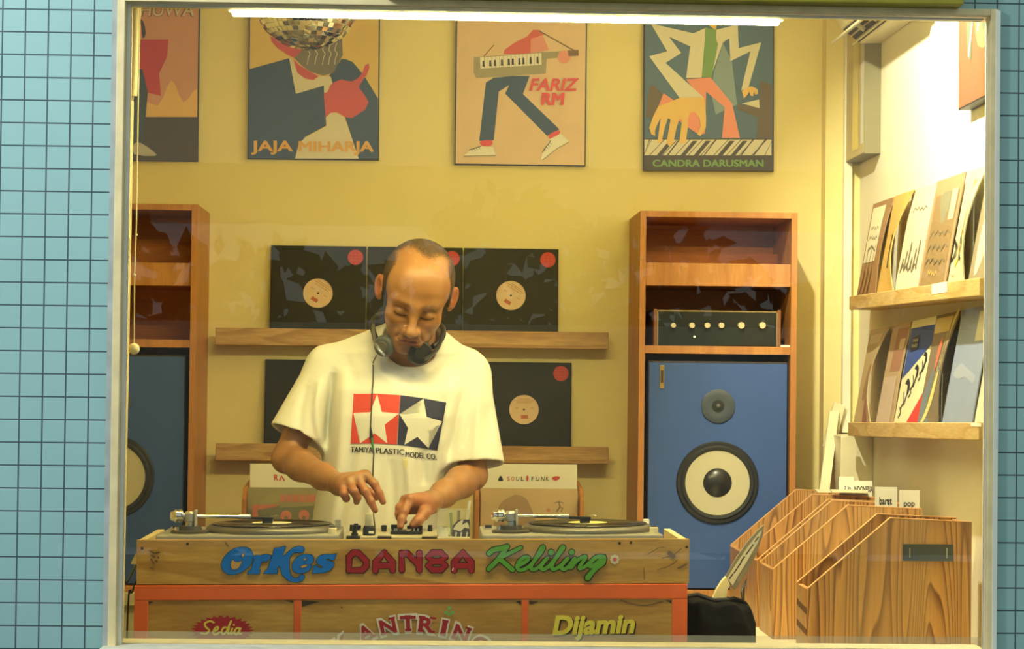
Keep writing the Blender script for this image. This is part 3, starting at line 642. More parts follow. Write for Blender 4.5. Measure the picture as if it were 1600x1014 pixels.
# ------------------------------------------------------------------ speaker cabinets on both sides
def bookcase(x0, x1, label, apron):
    Y0, Y1, z0, z1, w = 1.97, WY, .62, 1.836, .019
    t = thing('speaker_cabinet', ((x0+x1)/2, (Y0+Y1)/2, z0), label, 'cabinet', 'tall teak speaker cabinets against the back wall')
    MB().box(x0, x0+w, Y0, Y1, z0, z1).build('side_panel', M_teak, t, bevel=.001); MB().box(x1-w, x1, Y0, Y1, z0, z1).build('side_panel', M_teak, t, bevel=.001)
    MB().box(x0+w, x1-w, Y0, Y1, z1-w, z1).build('top_panel', M_teak, t, bevel=.001); MB().box(x0+w, x1-w, Y0, Y1, z0, z0+w).build('bottom_panel', M_teak, t, bevel=.001)
    MB().box(x0+w, x1-w, Y1-.006, Y1-.001, z0+w, z1-w).build('back_panel', M_teakin, t)
    MB().box(x0+w, x1-w, Y0+.012, Y0+.03, apron-.036, apron+.036).build('apron', M_teak, t, bevel=.001)
    MB().box(x0+w, x1-w, Y0+.03, Y1-.006, apron-.036, apron-.018).build('shelf', M_teakin, t)
    MB().box(x0+w, x1-w, Y0+.004, Y1-.006, 1.385, 1.410).build('shelf', M_teak, t, bevel=.001)
    MB().box(x0+w, x1-w, 2.25, 2.268, 1.66, 1.72).build('shelf', M_teakin, t)
xr0 = at(1000, 400, 1.97).x; xr1 = at(1246, 400, 1.97).x
bookcase(xr0, xr1, 'tall teak cabinet right of the man holding an amplifier above a blue speaker', at(1120, 429, 1.97).z)
xl1 = at(308, 400, 1.97).x
bookcase(xl1-.502, xl1, 'tall teak cabinet at the left window edge with empty upper shelves', at(250, 428, 1.97).z)
for x0, x1, nm in ((xr0-.03, WX, 'right'), (WL, xl1+.03, 'left')):
    t = thing('low_bench', ((x0+x1)/2, 2.1, 0), 'cream low bench under the %s speaker cabinet' % nm, 'bench')
    MB().box(x0, x1, 1.93, WY, .58, .62).build('bench_top', M_creamdull, t, bevel=.002)
    MB().box(x0+.02, x1-.02, 1.96, WY-.01, 0, .58).build('bench_body', M_creamdull, t)
def make_speaker():
    """monitor speaker, front at y = 0, bottom centre at the origin"""
    W, H, D = .444, .722, .30; t = thing('speaker', (0, 0, 0), None, None)
    m = MB(); m.box(-W/2, W/2, .012, D, 0, H); m.build('enclosure', mat('dark_walnut', (.035, .018, .012), .5), t, bevel=.002)
    MB().box(-.2195, .2195, 0, .012, .004, H-.006).build('baffle', M_blue, t, bevel=.001)
    c = Vector((0, 0, .338)); ax = (0, -1, 0)
    wf = MB().lathe(c, ax, [(.131, -.002), (.131, .004), (.127, .008), (.106, .008), (.102, .003), (.1, -.004)], 64); wo = wf.build('woofer', M_black, t, smooth=True)
    rb = MB().lathe(c, ax, [(.118, .008), (.113, .013), (.107, .012), (.102, .005), (.101, .001)], 64, caps=False); rb.build('surround', mat('black_rubber', (.02, .02, .02), .5), wo, smooth=True)
    cn = MB().lathe(c, ax, [(.103, .0045), (.05, -.020+.0205), (.0, .0)], 64)
    cn = MB().lathe(c, ax, [(.1035, .0055), (.075, .0045), (.045, .0035), (.0, .0035)], 64); cn.build('cone', mat('cream_paper_cone', ph(214, 190, 104, 1.35), .7, bump=.1, bscale=200), wo, smooth=True)
    MB().lathe(c, ax, [(.047, .0036), (.044, .008), (.036, .014), (.024, .019), (.01, .0215), (.0, .022)], 48).build('dust_cap', mat('black_cap', (.018, .017, .016), .3), wo, smooth=True)
    c = Vector((0, 0, .580)); tw = MB().lathe(c, ax, [(.054, 0), (.054, .004), (.051, .006), (.03, .004), (.012, .003), (.0, .003)], 48).build('tweeter', mat('grey_tweeter', ph(48, 50, 36, .62), .55), t, smooth=True)
    MB().lathe(c, ax, [(.020, .003), (.018, .005), (.0, .0055)], 32).build('tweeter_ring', mat('dark_tweeter', (.02, .02, .018), .4), tw, smooth=True)
    MB().ball(c+Vector((0, -.006, 0)), .0075, 20).build('dome', mat('grey_dome', (.10, .11, .10), .35), tw, smooth=True)
    b = MB(); b.box(-.186, -.172, -.003, 0, H-.088, H-.014); bd = b.build('badge', mat('brass_badge', (.36, .24, .06), .4, .5), t, bevel=.001)
    b = MB(); b.box(-.183, -.175, -.0035, -.003, H-.07, H-.03); b.build('badge_text', M_dark, bd)
    return t
sp = make_speaker(); s2 = copy_tree(sp)
sp.location = (at(1121, 700, 1.99).x, 1.985, .640); tag(sp, 'blue monitor speaker with cream woofer in the right teak cabinet', 'speaker', 'blue monitor speakers')
s2.location = (at(177, 700, 1.99).x, 1.985, .640); tag(s2, 'blue monitor speaker in the left teak cabinet, half hidden by the window frame', 'speaker', 'blue monitor speakers')
def amplifier():
    a = at(1026, 541, 2.0); b = at(1214, 487, 2.0); z0 = 1.4105; z1 = b.z
    t = thing('amplifier', ((a.x+b.x)/2, 2.1, z0), 'black stereo amplifier with six cream knobs and wooden cheeks', 'amplifier')
    MB().box(a.x, b.x, 1.995, 2.30, z0, z1).build('case', M_mblack, t, bevel=.001)
    fp = MB().box(a.x, b.x, 1.990, 1.995, z0+.002, z1).build('faceplate', mat('dark_glass_plate', (.016, .018, .016), .25), t)
    br = mat('brass_trim', (.45, .34, .16), .35, .8)
    m = MB(); m.box(a.x, b.x, 1.987, 1.990, z1-.0035, z1); m.box(a.x, a.x+.003, 1.987, 1.990, z0, z1); m.box(b.x-.003, b.x, 1.987, 1.990, z0, z1); m.build('trim_line', br, t)
    ch = mat('walnut_cheek', (.20, .075, .03), .5)
    for x0, x1 in ((a.x-.011, a.x-.0005), (b.x+.0005, b.x+.011)): MB().box(x0, x1, 1.988, 2.30, z0, z1+.004).build('wood_cheek', ch, t, bevel=.001)
    for px, r in ((1052, 8), (1081, 9), (1105, 9), (1127, 9), (1158, 10.5), (1191, 10.5)):
        p = at(px, 508.5, 1.985); k = MB().lathe((p.x, 1.990, p.z), (0, -1, 0), [(r/490*.5*2*.5, 0), (r/490*.5, .012), (r/490*.46, .015), (0, .015)], 24)
        k.build('knob', mat('cream_knob', (.72, .62, .40), .35, .3), t, smooth=True)
    p = at(1085, 526, 1.988); MB().ball((p.x, 1.989, p.z), .003, 14).build('pilot_lamp', mat('lit_pilot', (.9, .8, .5), .4, emis=(1, .8, .4), es=3), t, smooth=True)
amplifier()
t = thing('white_label', (at(1227, 534, 1.98).x, 2.0, 1.4105), 'small white tag lying right of the amplifier', 'tag')
p = at(1227, 534, 1.985); MB().box(p.x-.015, p.x+.014, 1.98, 2.0, 1.4105, 1.4165).build('tag', M_paper, t)

# ------------------------------------------------------------------ ledges with records on the right wall
def ledge_right(pf, pn, label, zoff=0):
    """pf/pn: top edge of the lip at the far / near end (photo points)"""
    X = WX-.10; A = atx(*pf, X); B = atx(*pn, X)
    k = (B-A)/(B.y-A.y); B = A+k*(.20-A.y)
    t = thing('record_ledge', (WX, (A.y+B.y)/2, (A.z+B.z)/2), label, 'shelf', 'wooden record ledges on the right wall')
    h = .043
    def quad(x, dz): return [(x, A.y, A.z-h), (x, B.y, B.z-h), (x, B.y, B.z), (x, A.y, A.z)]
    MB().prism(quad(X, 0), (.014, 0, 0)).build('lip', M_oaky, t, bevel=.002)
    q = [(X+.014, A.y, A.z-h), (X+.014, B.y, B.z-h), (X+.014, B.y, B.z-h+.016), (X+.014, A.y, A.z-h+.016)]
    MB().prism(q, (WX-X-.014, 0, 0)).build('shelf_board', M_oaky, t)
    return A, B, h, t
def zshelf(L, y): A, B, h, t = L; return A.z+(B.z-A.z)*(y-A.y)/(B.y-A.y)-h+.016
LU = ledge_right((1327, 463), (1535, 433), 'upper slanting wooden record ledge on the white right wall')
LL = ledge_right((1325, 660), (1535, 660), 'lower wooden record ledge on the right wall')
pl = thing('price_tag', (1.31, 1.0, 1.57), 'small white price strip stuck on the upper right ledge', 'tag')
a = atx(1456, 444, WX-.1005); b = atx(1480, 456, WX-.1005); MB().box(WX-.1008, WX-.1002, b.y, a.y, b.z, a.z).build('strip', M_paper, pl)
pl = thing('price_tag', (1.31, .4, 1.2), 'small white price strip stuck on the lower right ledge', 'tag')
a = atx(1517, 660, WX-.1005); b = atx(1533, 667, WX-.1005); MB().box(WX-.1008, WX-.1002, b.y, a.y, b.z, a.z).build('strip', M_paper, pl)
M_cover = None
def wall_record(L, pxl, pxr, label, face, draw=None, warp=0.0, S=.316, lean=.056, depth=.014, name='record_sleeve', back=None):
    """12 inch sleeve leaning on the right wall between two bottom photo columns, slightly bowed when warp > 0"""
    xb = WX-depth-lean
    yl = F*xb/(pxl-670)-5.29; yr = F*xb/(pxr-670)-5.29
    yc = (yl+yr)/2; w = abs(yl-yr); z0 = zshelf(L, yc)+.006
    t = thing(name, (xb, yc, z0), label, 'record', 'records on the right wall ledges')
    n = 14; V = []; Fc = []; Mi = []
    def pos(u, v, q=0):      # u 0..1 far->near, v 0..1 up
        bow = warp*math.sin(math.pi*v)*(u**2)
        y = yl+(yr-yl)*u; x = xb+lean*v-bow-q
        slope = (L[1].z-L[0].z)/(L[1].y-L[0].y)
        return Vector((x, y+warp*1.2*math.sin(math.pi*v)*u, z0+S*v+slope*(y-yc)))
    for s_, q in ((0, .003), (1, 0)):
        for j in range(n+1):
            for i in range(n+1): V.append(pos(i/n, j/n, q))
    N = (n+1)**2; m = MB(); fs = []
    for j in range(n):
        for i in range(n):
            a = j*(n+1)+i; fs.append((a, a+1, a+n+2, a+n+1)); fs.append((N+a+n+1, N+a+n+2, N+a+1, N+a))
    for i in range(n):
        fs.append((i+1, i, N+i, N+i+1)); k = n*(n+1)+i; fs.append((k, k+1, N+k+1, N+k)); a = i*(n+1); b = (i+1)*(n+1); fs.append((a, b, N+b, N+a)); a += n; b += n; fs.append((b, a, N+a, N+b))
    m.add(V, fs); m.build('sleeve', face, t, smooth=True)
    if draw:
        A = Art(lambda u, v, q: pos(u, v, .0034+q)); draw(A, lambda *P: P); A.build('print', t)
    return t
def grid(A, m, pts, keep=False, N=8):
    """a quad print split so that it follows a bowed sleeve"""
    (a, b, c, d) = [Vector((p[0], p[1], 0)) for p in pts]
    if not keep: A.step()
    for i in range(N):
        u0, u1 = i/N, (i+1)/N
        for j in range(4):
            v0, v1 = j/4, (j+1)/4; Q = lambda u, v: (a.lerp(d, u)).lerp(b.lerp(c, u), v)
            A.put([(Q(u0, v0).x, Q(u0, v0).y), (Q(u0, v1).x, Q(u0, v1).y), (Q(u1, v1).x, Q(u1, v1).y), (Q(u1, v0).x, Q(u1, v0).y)], [(0, 1, 2, 3)], m)
def squig(A, m, x, y, w, h, n=8):
    A.stroke(m, [(x+w*i/n, y+h*(.5 if i % 2 else -.5)*(.6+.4*math.sin(i*2.3))) for i in range(n+1)], h*.22, 0, keep=False)
cA = flatm('sleeve_white', (.80, .76, .60)); cB = flatm('sleeve_brown', ph(160, 112, 50, 1.1)); cC = flatm('sleeve_kraft', ph(222, 166, 60, 1.25)); cD = flatm('sleeve_ivory', ph(228, 206, 120, 1.3)); cE = flatm('sleeve_tan', ph(206, 156, 78, 1.6))
cF = flatm('sleeve_cream', ph(234, 210, 112, 1.5)); cG = flatm('sleeve_grey', ph(172, 146, 78, 1.5)); ink = M_ink; gi = flatm('sleeve_grey_ink', ph(140, 116, 60, 1.5)); oi = flatm('sleeve_orange_ink', ph(230, 160, 40, 1))
def w1(A, Q):
    grid(A, cA, [(.06, .40), (.06, .95), (.72, .95), (.72, .40)])
    squig(A, gi, .14, .74, .42, .05); squig(A, gi, .12, .64, .50, .05)
    for x in (.2, .4, .6): A.stroke(gi, [(x, .30), (x+.03, .55)], .02, 0, keep=True)
    A.stroke(gi, [(.2, .52), (.4, .56), (.65, .50)], .018, 0, keep=True)
    for x in (.1, .3, .5): A.stroke(flatm('sleeve_dark_brown', ph(110, 70, 28, .9)), [(x, .04), (x+.1, .2), (x+.12, .3)], .05, 3, keep=True)
def w2(A, Q): grid(A, ink, [(.40, .30), (.40, .62), (.52, .62), (.52, .30)])
def w3(A, Q):
    squig(A, gi, .2, .80, .6, .05)
    for k in range(6): A.stroke(gi, [(.12+k*.13, .27), (.15+k*.13, .34+.07*(k % 3))], .05, 0, keep=True)
    squig(A, gi, .10, .27, .7, .09)
def w4(A, Q):
    gg = flatm('sleeve_sage', ph(160, 144, 76, 1.6)); ol = flatm('sleeve_olive', ph(170, 130, 58, 1.6)); pk = flatm('sleeve_pale', ph(224, 196, 110, 1.6))
    grid(A, ol, [(.08, .08), (.08, .86), (.92, .86), (.92, .08)])
    A.poly(gg, [(.3, .86), (.7, .86), (.62, .7), (.5, .6), (.36, .7)], 3); grid(A, pk, [(.68, .62), (.68, .88), (.88, .88), (.88, .62)])
    for v in (.52, .40, .28): squig(A, gi, .14, v, .7, .07)
    squig(A, oi, .3, .18, .35, .05)
def w5(A, Q):
    squig(A, oi, .50, .87, .2, .09, 3); A.stroke(oi, [(.55, .66), (.46, .5), (.40, .34), (.48, .28), (.30, .22)], .05, 4)
    A.stroke(ink, [(.50, .68), (.42, .45), (.30, .35)], .015, 3); squig(A, gi, .42, .72, .28, .03)
    for pts in ([(.05, .42), (.16, .36), (.10, .28), (.03, .26)], [(.45, .44), (.62, .38), (.52, .30), (.66, .26)], [(.6, .5), (.72, .44), (.68, .34)], [(.2, .4), (.26, .33), (.2, .28)]): A.stroke(ink, pts, .035, 5, keep=True)
    squig(A, gi, .14, .13, .26, .03)
def w6(A, Q): A.poly(cD, [(.2, .1), (.5, .3), (.4, .6), (.2, .5)], 3)
wall_record(LU, 1340, 1371, 'white-cornered record with a sketched house, far end of the upper right ledge', cB, w1, .010)
wall_record(LU, 1372, 1402, 'bowed yellow kraft sleeve with a black slot on the upper right ledge', cC, w2, .030, depth=.019)
wall_record(LU, 1400, 1438, 'pale ivory record cover with faint grey skyline on the upper right ledge', cD, w3, .004)
wall_record(LU, 1437, 1481, 'tan record in clear plastic with an olive picture, upper right ledge', cE, w4, .002, depth=.019)
wall_record(LU, 1484, 1514, 'cream record cover with orange and black script on the upper right ledge', cF, w5, .022)
wall_record(LU, 1517, 1560, 'grey record cover at the window end of the upper right ledge', cG, w6, .01, depth=.019)
g1 = flatm('sleeve_drab', ph(166, 134, 66, .75)); g2 = flatm('sleeve_khaki', ph(168, 132, 66, .8)); g3 = flatm('sleeve_denim', ph(118, 118, 92, .75)); teal = flatm('sleeve_deep_teal', ph(44, 58, 40, .75)); wht = flatm('sleeve_paper', (.80, .74, .5))
blu = flatm('sleeve_blue', (.03, .075, .33)); rdd = flatm('sleeve_scarlet', (.62, .05, .04))
def v1(A, Q):
    A.poly(flatm('sleeve_rust', ph(140, 80, 44, .75)), [(.5, .05), (.75, .05), (.78, .25), (.6, .3)], 3); A.poly(flatm('sleeve_mud', ph(140, 100, 44, .75)), [(.3, .3), (.7, .35), (.8, .6), (.45, .62)], 3); grid(A, flatm('sleeve_light_drab', ph(190, 160, 86, .75)), [(.1, .85), (.1, .94), (.8, .94), (.8, .85)])
def v2(A, Q):
    grid(A, flatm('sleeve_umber', ph(150, 100, 50, .8)), [(.3, .55), (.35, .95), (.95, .95), (.9, .55)]); grid(A, flatm('sleeve_light_drab', (.5, .4, .2)), [(.6, .75), (.6, .85), (.9, .85), (.9, .75)]); grid(A, flatm('sleeve_stone', ph(176, 144, 84, .8)), [(.05, .05), (.05, .5), (.85, .5), (.85, .05)])
def v3(A, Q):
    # generic stand-in: blue, white and red slanting bands with a row of dark strokes
    A.poly(blu, [(.02, .47), (.02, .93), (.98, .93), (.98, .76)]); A.poly(rdd, [(.42, .01), (.98, .01), (.98, .34)], keep=True)
    for k, (u, v, r) in enumerate(((.28, .42, .085), (.54, .55, .07), (.80, .66, .06))):
        A.poly(ink, [(u-r, v), (u, v+r*.55), (u+r*1.3, v+.0), (u+r*1.2, v-r*1.1), (u+r*.4, v-r*1.0), (u+r*.3, v-r*.2)], 3, keep=k > 0)
        A.stroke(ink, [(u-r, v-r*.9), (u-r*.3, v-r*1.9), (u-r*1.2, v-r*2.6)], .022, 3, keep=True); A.stroke(ink, [(u+r*.6, v-r*1.2), (u+r*.1, v-r*2.2)], .03, 0, keep=True)
        A.stroke(ink, [(u-r*1.6, v-r*2.6), (u-r*.8, v-r*3.1), (u-r*1.6, v-r*3.6)], .018, 4, keep=True)
    A.poly(ink, [(.16, .71), (.16, .84), (.44, .86), (.44, .73)]); A.text(cD, 'TOUR DE', .19, .80, -.026, .22, .03); A.text(cD, 'FRANCE', .19, .75, -.030, .22, .03, keep=True)
def v4(A, Q):
    A.poly(flatm('sleeve_lagoon', ph(96, 98, 70, .8)), [(.02, .02), (.9, .02), (.95, .5), (.5, .6), (.3, .5), (.05, .3)])
    A.poly(flatm('sleeve_yellow', ph(206, 176, 72, .85)), [(.05, .05), (.2, .1), (.5, .35), (.85, .97), (.98, .97), (.8, .5), (.6, .25), (.3, .08)], 3); A.poly(flatm('sleeve_brick', ph(190, 92, 44, .85)), [(.42, .68), (.52, .8), (.62, .72), (.58, .6), (.45, .5)], 3)
    grid(A, flatm('sleeve_khaki2', ph(180, 146, 60, .8)), [(.05, .84), (.05, .97), (.8, .97), (.8, .84)])
def v5(A, Q):
    A.poly(flatm('sleeve_cloud', ph(140, 136, 100, .8)), [(.10, .47), (.3, .55), (.55, .50), (.85, .44), (.8, .38), (.5, .44), (.3, .42)], 3); grid(A, flatm('sleeve_pale2', ph(190, 174, 110, .8)), [(.62, .72), (.62, .96), (.92, .96), (.92, .72)])
wall_record(LL, 1337, 1367, 'drab record in plastic at the far end of the lower right ledge', g1, v1, .03)
wall_record(LL, 1372, 1399.5, 'brown photo record cover left of the blue, white and red one', g2, v2, .004)
wall_record(LL, 1401, 1440, 'blue, white and red record cover on the lower right ledge', wht, v3, .0)
wall_record(LL, 1438, 1474, 'record cover with a yellow plume right of the blue, white and red one', flatm('sleeve_moss', ph(110, 88, 44, .8)), v4, .018, depth=.019)
wall_record(LL, 1477, 1525, 'grey-blue record in plastic near the window end of the lower right ledge', g3, v5, .002, depth=.019)
wall_record(LL, 1528, 1570, 'cream record cover nearest the window on the lower right ledge', cD, None, .0)

# ------------------------------------------------------------------ browsing bins on the bench at the right
ZB = .594
t = thing('display_bench', (1.15, .8, 0), 'cream bench along the right wall carrying the pine record bins', 'bench')
MB().box(.662, WX-.012, .24, 1.925, ZB-.03, ZB).build('bench_top', M_cream, t, bevel=.002); MB().box(.70, WX-.02, .28, 1.90, 0, ZB-.03).build('bench_body', M_creamdull, t)
prof = [(.95, ZB), (.95, .785), (1.155, .962), (1.36, .954), (1.36, ZB)]
def bin_(Y0, Y1, panels, label, dark_front=False):
    t = thing('record_bin', (1.15, (Y0+Y1)/2, ZB), label, 'record bin', 'varnished pine record bins')
    w = .013
    for y in panels:
        m = MB(); m.prism([(x, y, z) for x, z in prof], (0, w, 0)); o = m.build('side_panel', M_pine, t, bevel=.0008)
        e = MB()
        for (xa, za), (xb, zb) in ((prof[1], prof[2]), (prof[2], prof[3])):
            e.prism([(xa, y-.0005, za), (xb, y-.0005, zb), (xb, y-.0005, zb+.0022), (xa, y-.0005, za+.0022)], (0, w+.001, 0))
        e.build('edge_band', M_pineedge, o)
    ys = panels[0]+w; ye = panels[-1]
    MB().box(.95, .963, ys, ye, ZB, .783).build('front_panel', M_pine if not dark_front else M_pineedge, t); MB().box(1.347, 1.36, ys, ye, ZB, .952).build('back_panel', M_pine, t)
    MB().box(.963, 1.347, ys, ye, ZB, ZB+.01).build('bottom_panel', M_pine, t)
    return t
tn = bin_(.43, .61, (.43, .597), 'nearest pine record bin at the window with a dark metal label holder')
mh = MB(); p = at(1411, 850, .4295); q = at(1489, 877, .4295); mh.box(p.x, q.x, .427, .4297, q.z, p.z); lh = mh.build('label_holder', mat('dark_green_metal', ph(66, 66, 40, .8), .4, .4), tn, bevel=.0008)
p2 = at(1421, 856, .427); q2 = at(1480, 872, .427); fr = MB()
for a_, b_ in (((p2.x, q2.z), (p2.x+.002, p2.z)), ((q2.x-.002, q2.z), (q2.x, p2.z))): MB().box(a_[0], b_[0], .4255, .427, a_[1], b_[1]).build('label_slot', M_alu, lh)
for k in range(2):
    z = .735-.052*k; MB().prism([(.9495, .445, z), (.9495, .596, z+.012), (.9495, .596, z-.004), (.9495, .445, z-.016)], (-.0006, 0, 0)).build('handle_slot', mat('slot_brown', (.14, .06, .025), .7), tn)
bin_(1.01, 1.27, (1.01, 1.257), 'middle pine record bin behind the nearest bin')
bin_(1.32, 1.915, (1.32, 1.60, 1.9), 'far double pine record bin in front of the blue speaker')
def card(px0, px1, py0, py1, Y, text, label, th=.0015, lean=0):
    a = at(px0, py1, Y); b = at(px1, py0, Y)
    t = thing('divider_card', ((a.x+b.x)/2, Y, a.z), label, 'card', 'hand-lettered divider cards in the pine bins')
    MB().prism([(a.x, Y, a.z), (b.x, Y, a.z), (b.x, Y+lean, b.z), (a.x, Y+lean, b.z)], (0, th, 0)).build('card', M_paper, t)
    # the card reaches down into the bin
    MB().prism([(a.x, Y, ZB+.012), (b.x, Y, ZB+.012), (b.x, Y, a.z), (a.x, Y, a.z)], (0, th, 0)).build('card_tail', M_paper, t)
    A = Art(onY(Y-.0004)); text(A); A.build('lettering', t)
def tx(s, x, y, h, w): return lambda A: A.text(mat('marker_ink', (.02, .018, .015), .6), s, x-1, y+1, h*1.2, w*1.15, .02)
card(1311, 1334, 745, 781, 1.74, tx('7 in', 1320, 765, 6, 9), 'small divider card at the far left of the bins, lettered with a size')
card(1334, 1363, 751, 786, 1.68, tx('INDONESIA', 1335, 768, 8, 26), 'divider card with smudged dark lettering behind the white one')
card(1367, 1402, 761, 803, 1.15, tx('barat', 1375, 787, 10, 17), 'white folded divider card in the middle pine bin')
card(1405, 1437, 766, 806, 1.10, tx('pop', 1413, 790, 8, 15), 'tan divider card right of the white folded one')
# papers lying on the far bin
for k, (px0, px1, py, Y, lb) in enumerate(((1272, 1335, 775, 1.70, 'flat pale paper bag lying across the far bin'), (1295, 1350, 783, 1.62, 'second flat paper bag lying on the far bin, nearer the window'))):
    a = at(px0, py, Y); b = at(px1, py, Y); z = .9665+.004*k
    t = thing('paper_bag', ((a.x+b.x)/2, Y, z), lb, 'paper bag')
    MB().prism([(a.x, Y-.06, z), (b.x, Y-.07, z), (b.x+.02, Y+.06, z+.001), (a.x+.015, Y+.07, z+.001)], (0, 0, .003)).build('bag', M_cream, t)
# leaning lath beside the pillar
a = at(1286, 779, 1.99); b = at(1303, 642, 2.22)
t = thing('wooden_lath', a, 'cream wooden lath leaning on the pillar behind the far bin', 'lath')
d = (b-a); m = MB(); sx = Vector((.018, 0, 0)); m.prism([a-sx*.8+Vector((0, 0, 0)), a+sx, b+sx, b-sx*.8], (0, .012, 0)); m.build('lath', M_cream, t, bevel=.002)
c = at(1306, 637, 2.20); m = MB(); m.obox((c.x, 2.235, c.z-.06), (.040, .012, .15), Matrix.Rotation(.25, 3, 'Y')); m.build('top_block', M_cream, t, bevel=.002)

# ------------------------------------------------------------------ black bag with the cream blade between booth and bins
def bag():
    x0 = at(1050, 960, .75).x; x1 = at(1176, 960, .75).x; zt = at(1100, 932, .75).z
    x0 = at(1079, 960, .75).x; t = thing('black_bag', ((x0+x1)/2, .75, ZB), 'black fabric bag slumped between the orange stand and the pine bins', 'bag')
    v = []; nx, nz = 16, 10; m = MB()
    P = [(x0, .62), (x1-.03, .62), (x1, .70), (x1-.005, .82), (x0, .85)]
    ring = lambda z, s, jit: [(x0+(p[0]-x0)*s, .73+(p[1]-.73)*s, z+random.uniform(-jit, jit)) for p in catm]
    catm = [(p.x, p.y) for p in catmull([(a, b, 0) for a, b in P], 6, True)]
    zs = [ZB+.001, ZB+.006, ZB+.03, ZB+.06, ZB+.09, zt-.05, zt-.03, zt-.006, zt]; ss = [.96, .99, 1.0, 1.0, 1.0, 1.0, .96, .93, .80]
    V = []; n = len(catm)
    for z, s in zip(zs, ss):
        r = ring(z, s, 0); 
        for i, (x, y, zz) in enumerate(r):
            dz = 0
            if z > zt-.08: dz = -.035*max(0, (x-x0)/(x1-x0)-.45)**1.0+.008*math.sin(i*1.7)
            V.append((x+.004*math.sin(i*2.1+z*40), y+.004*math.cos(i*1.3+z*31), zz+dz))
    fs = [(k*n+i, k*n+(i+1) % n, (k+1)*n+(i+1) % n, (k+1)*n+i) for k in range(len(zs)-1) for i in range(n)]+[tuple(range((len(zs)-1)*n, len(zs)*n))]
    m.add(V, fs); o = m.build('bag_body', mat('black_fabric', (.009, .0085, .008), .95, spec=.15, bump=.3, bscale=90), t, smooth=True)
    s = o.modifiers.new('s', 'SUBSURF'); s.levels = 1; s.render_levels = 2
    a = at(1140, 940, .70); b = at(1168, 950, .70)
    m = MB(); m.prism([at(1138, 965, .69), at(1140, 937, .69), at(1150, 934, .69), at(1168, 940, .69), at(1170, 965, .69)], (0, .05, 0)); m.build('pocket', MATS['black_fabric'], t, bevel=.006)
    MB().tube([at(1065, 933, .66), at(1090, 929, .655), at(1115, 938, .655), at(1138, 937, .66)], .006, 8).build('strap', mat('black_webbing', (.03, .03, .028), .8), t, smooth=True)
    return zt
bag()
a = at(1122, 945, .665)
t = thing('carved_blade', a, 'cream carved blade with a pale grip standing in the black bag', 'ornament')
Yb = .66
mm = lambda pts: [at(x, y, Yb) for x, y in pts]
MB().prism(mm([(1111, 946), (1113, 935), (1119, 921), (1127, 908), (1134, 900), (1141, 902), (1143, 912), (1138, 920), (1136, 932), (1131, 948)]), (0, .018, 0)).build('grip', mat('cream_grip', ph(222, 192, 98, .85), .45), t, bevel=.003, seg=3)
MB().prism(mm([(1134, 900), (1150, 872), (1168, 846), (1184, 828), (1194, 819), (1192, 838), (1180, 870), (1164, 898), (1148, 922), (1140, 914)]), (0, .010, 0)).build('blade_core', mat('grey_blade_edge', ph(120, 104, 56, .8), .5), t, bevel=.001)
A = Art(onY(Yb-.0008)); A.poly(mat('pale_blade_face', ph(196, 178, 104, .85), .5), [(1136, 903), (1152, 878), (1170, 852), (1186, 832), (1191, 828), (1184, 848), (1168, 876), (1152, 902), (1145, 915)])
dk = flatm('blade_marks', (.06, .05, .03))
for k, (x, y) in enumerate(((1140, 904), (1147, 895), (1153, 886), (1158, 877), (1166, 866), (1172, 858), (1180, 846))): A.stroke(dk, [(x, y), (x+5, y-7)], 2.0, 0, keep=k > 0)
A.build('blade_face', t)
MB().tube([at(1161, 945, .72), at(1158, 925, .72), at(1166, 905, .74), at(1163, 918, .715), at(1162, 945, .70)], .0018, 6).build('cord', M_black, t)

# ------------------------------------------------------------------ DJ booth: plywood case on an orange stand
YB = .39
q = [at(213, 913.5, YB), at(1076.5, 911.5, YB), at(1077.5, 842, YB), at(213.5, 843.5, YB)]
BL, BR = q[3], q[2]
def booth_z(x): return BL.z+(BR.z-BL.z)*(x-BL.x)/(BR.x-BL.x)      # height of the board's top edge
case = thing('turntable_case', (0, .6, q[0].z), 'plywood turntable case lettered in blue, crimson and green on the orange stand', 'dj booth')
MB().prism(q, (0, .018, 0)).build('front_board', M_ply, case, bevel=.0012)
ax = (q[2]-q[3]).normalized(); uz = Vector((-ax.z, 0, ax.x))
for c0, s in ((q[0], 1), (q[1], -1)):
    b = c0+Vector((0, .018, 0)); w = ax*s*.018; h = (q[3]-q[0]).length-.003
    MB().prism([b, b+w, b+w+uz*h, b+uz*h], (0, .42, 0)).build('side_board', M_plyedge, case, bevel=.001)
m = MB(); m.prism([q[0]+Vector((0, .438, 0)), q[1]+Vector((0, .438, 0)), q[1]+Vector((0, .438, 0))+uz*.06, q[0]+Vector((0, .438, 0))+uz*.06], (0, .015, 0)); m.build('rear_board', M_plyedge, case)
m = MB(); b0, b1 = q[0]+Vector((.018, .018, .006)), q[1]+Vector((-.018, .018, .006)); dz = (BL-q[0]).length-.0605-.006; m.prism([b0+uz*(dz-.012), b1+uz*(dz-.012), b1+uz*dz, b0+uz*dz], (0, .42, 0)); m.build('deck_board', M_plyedge, case)
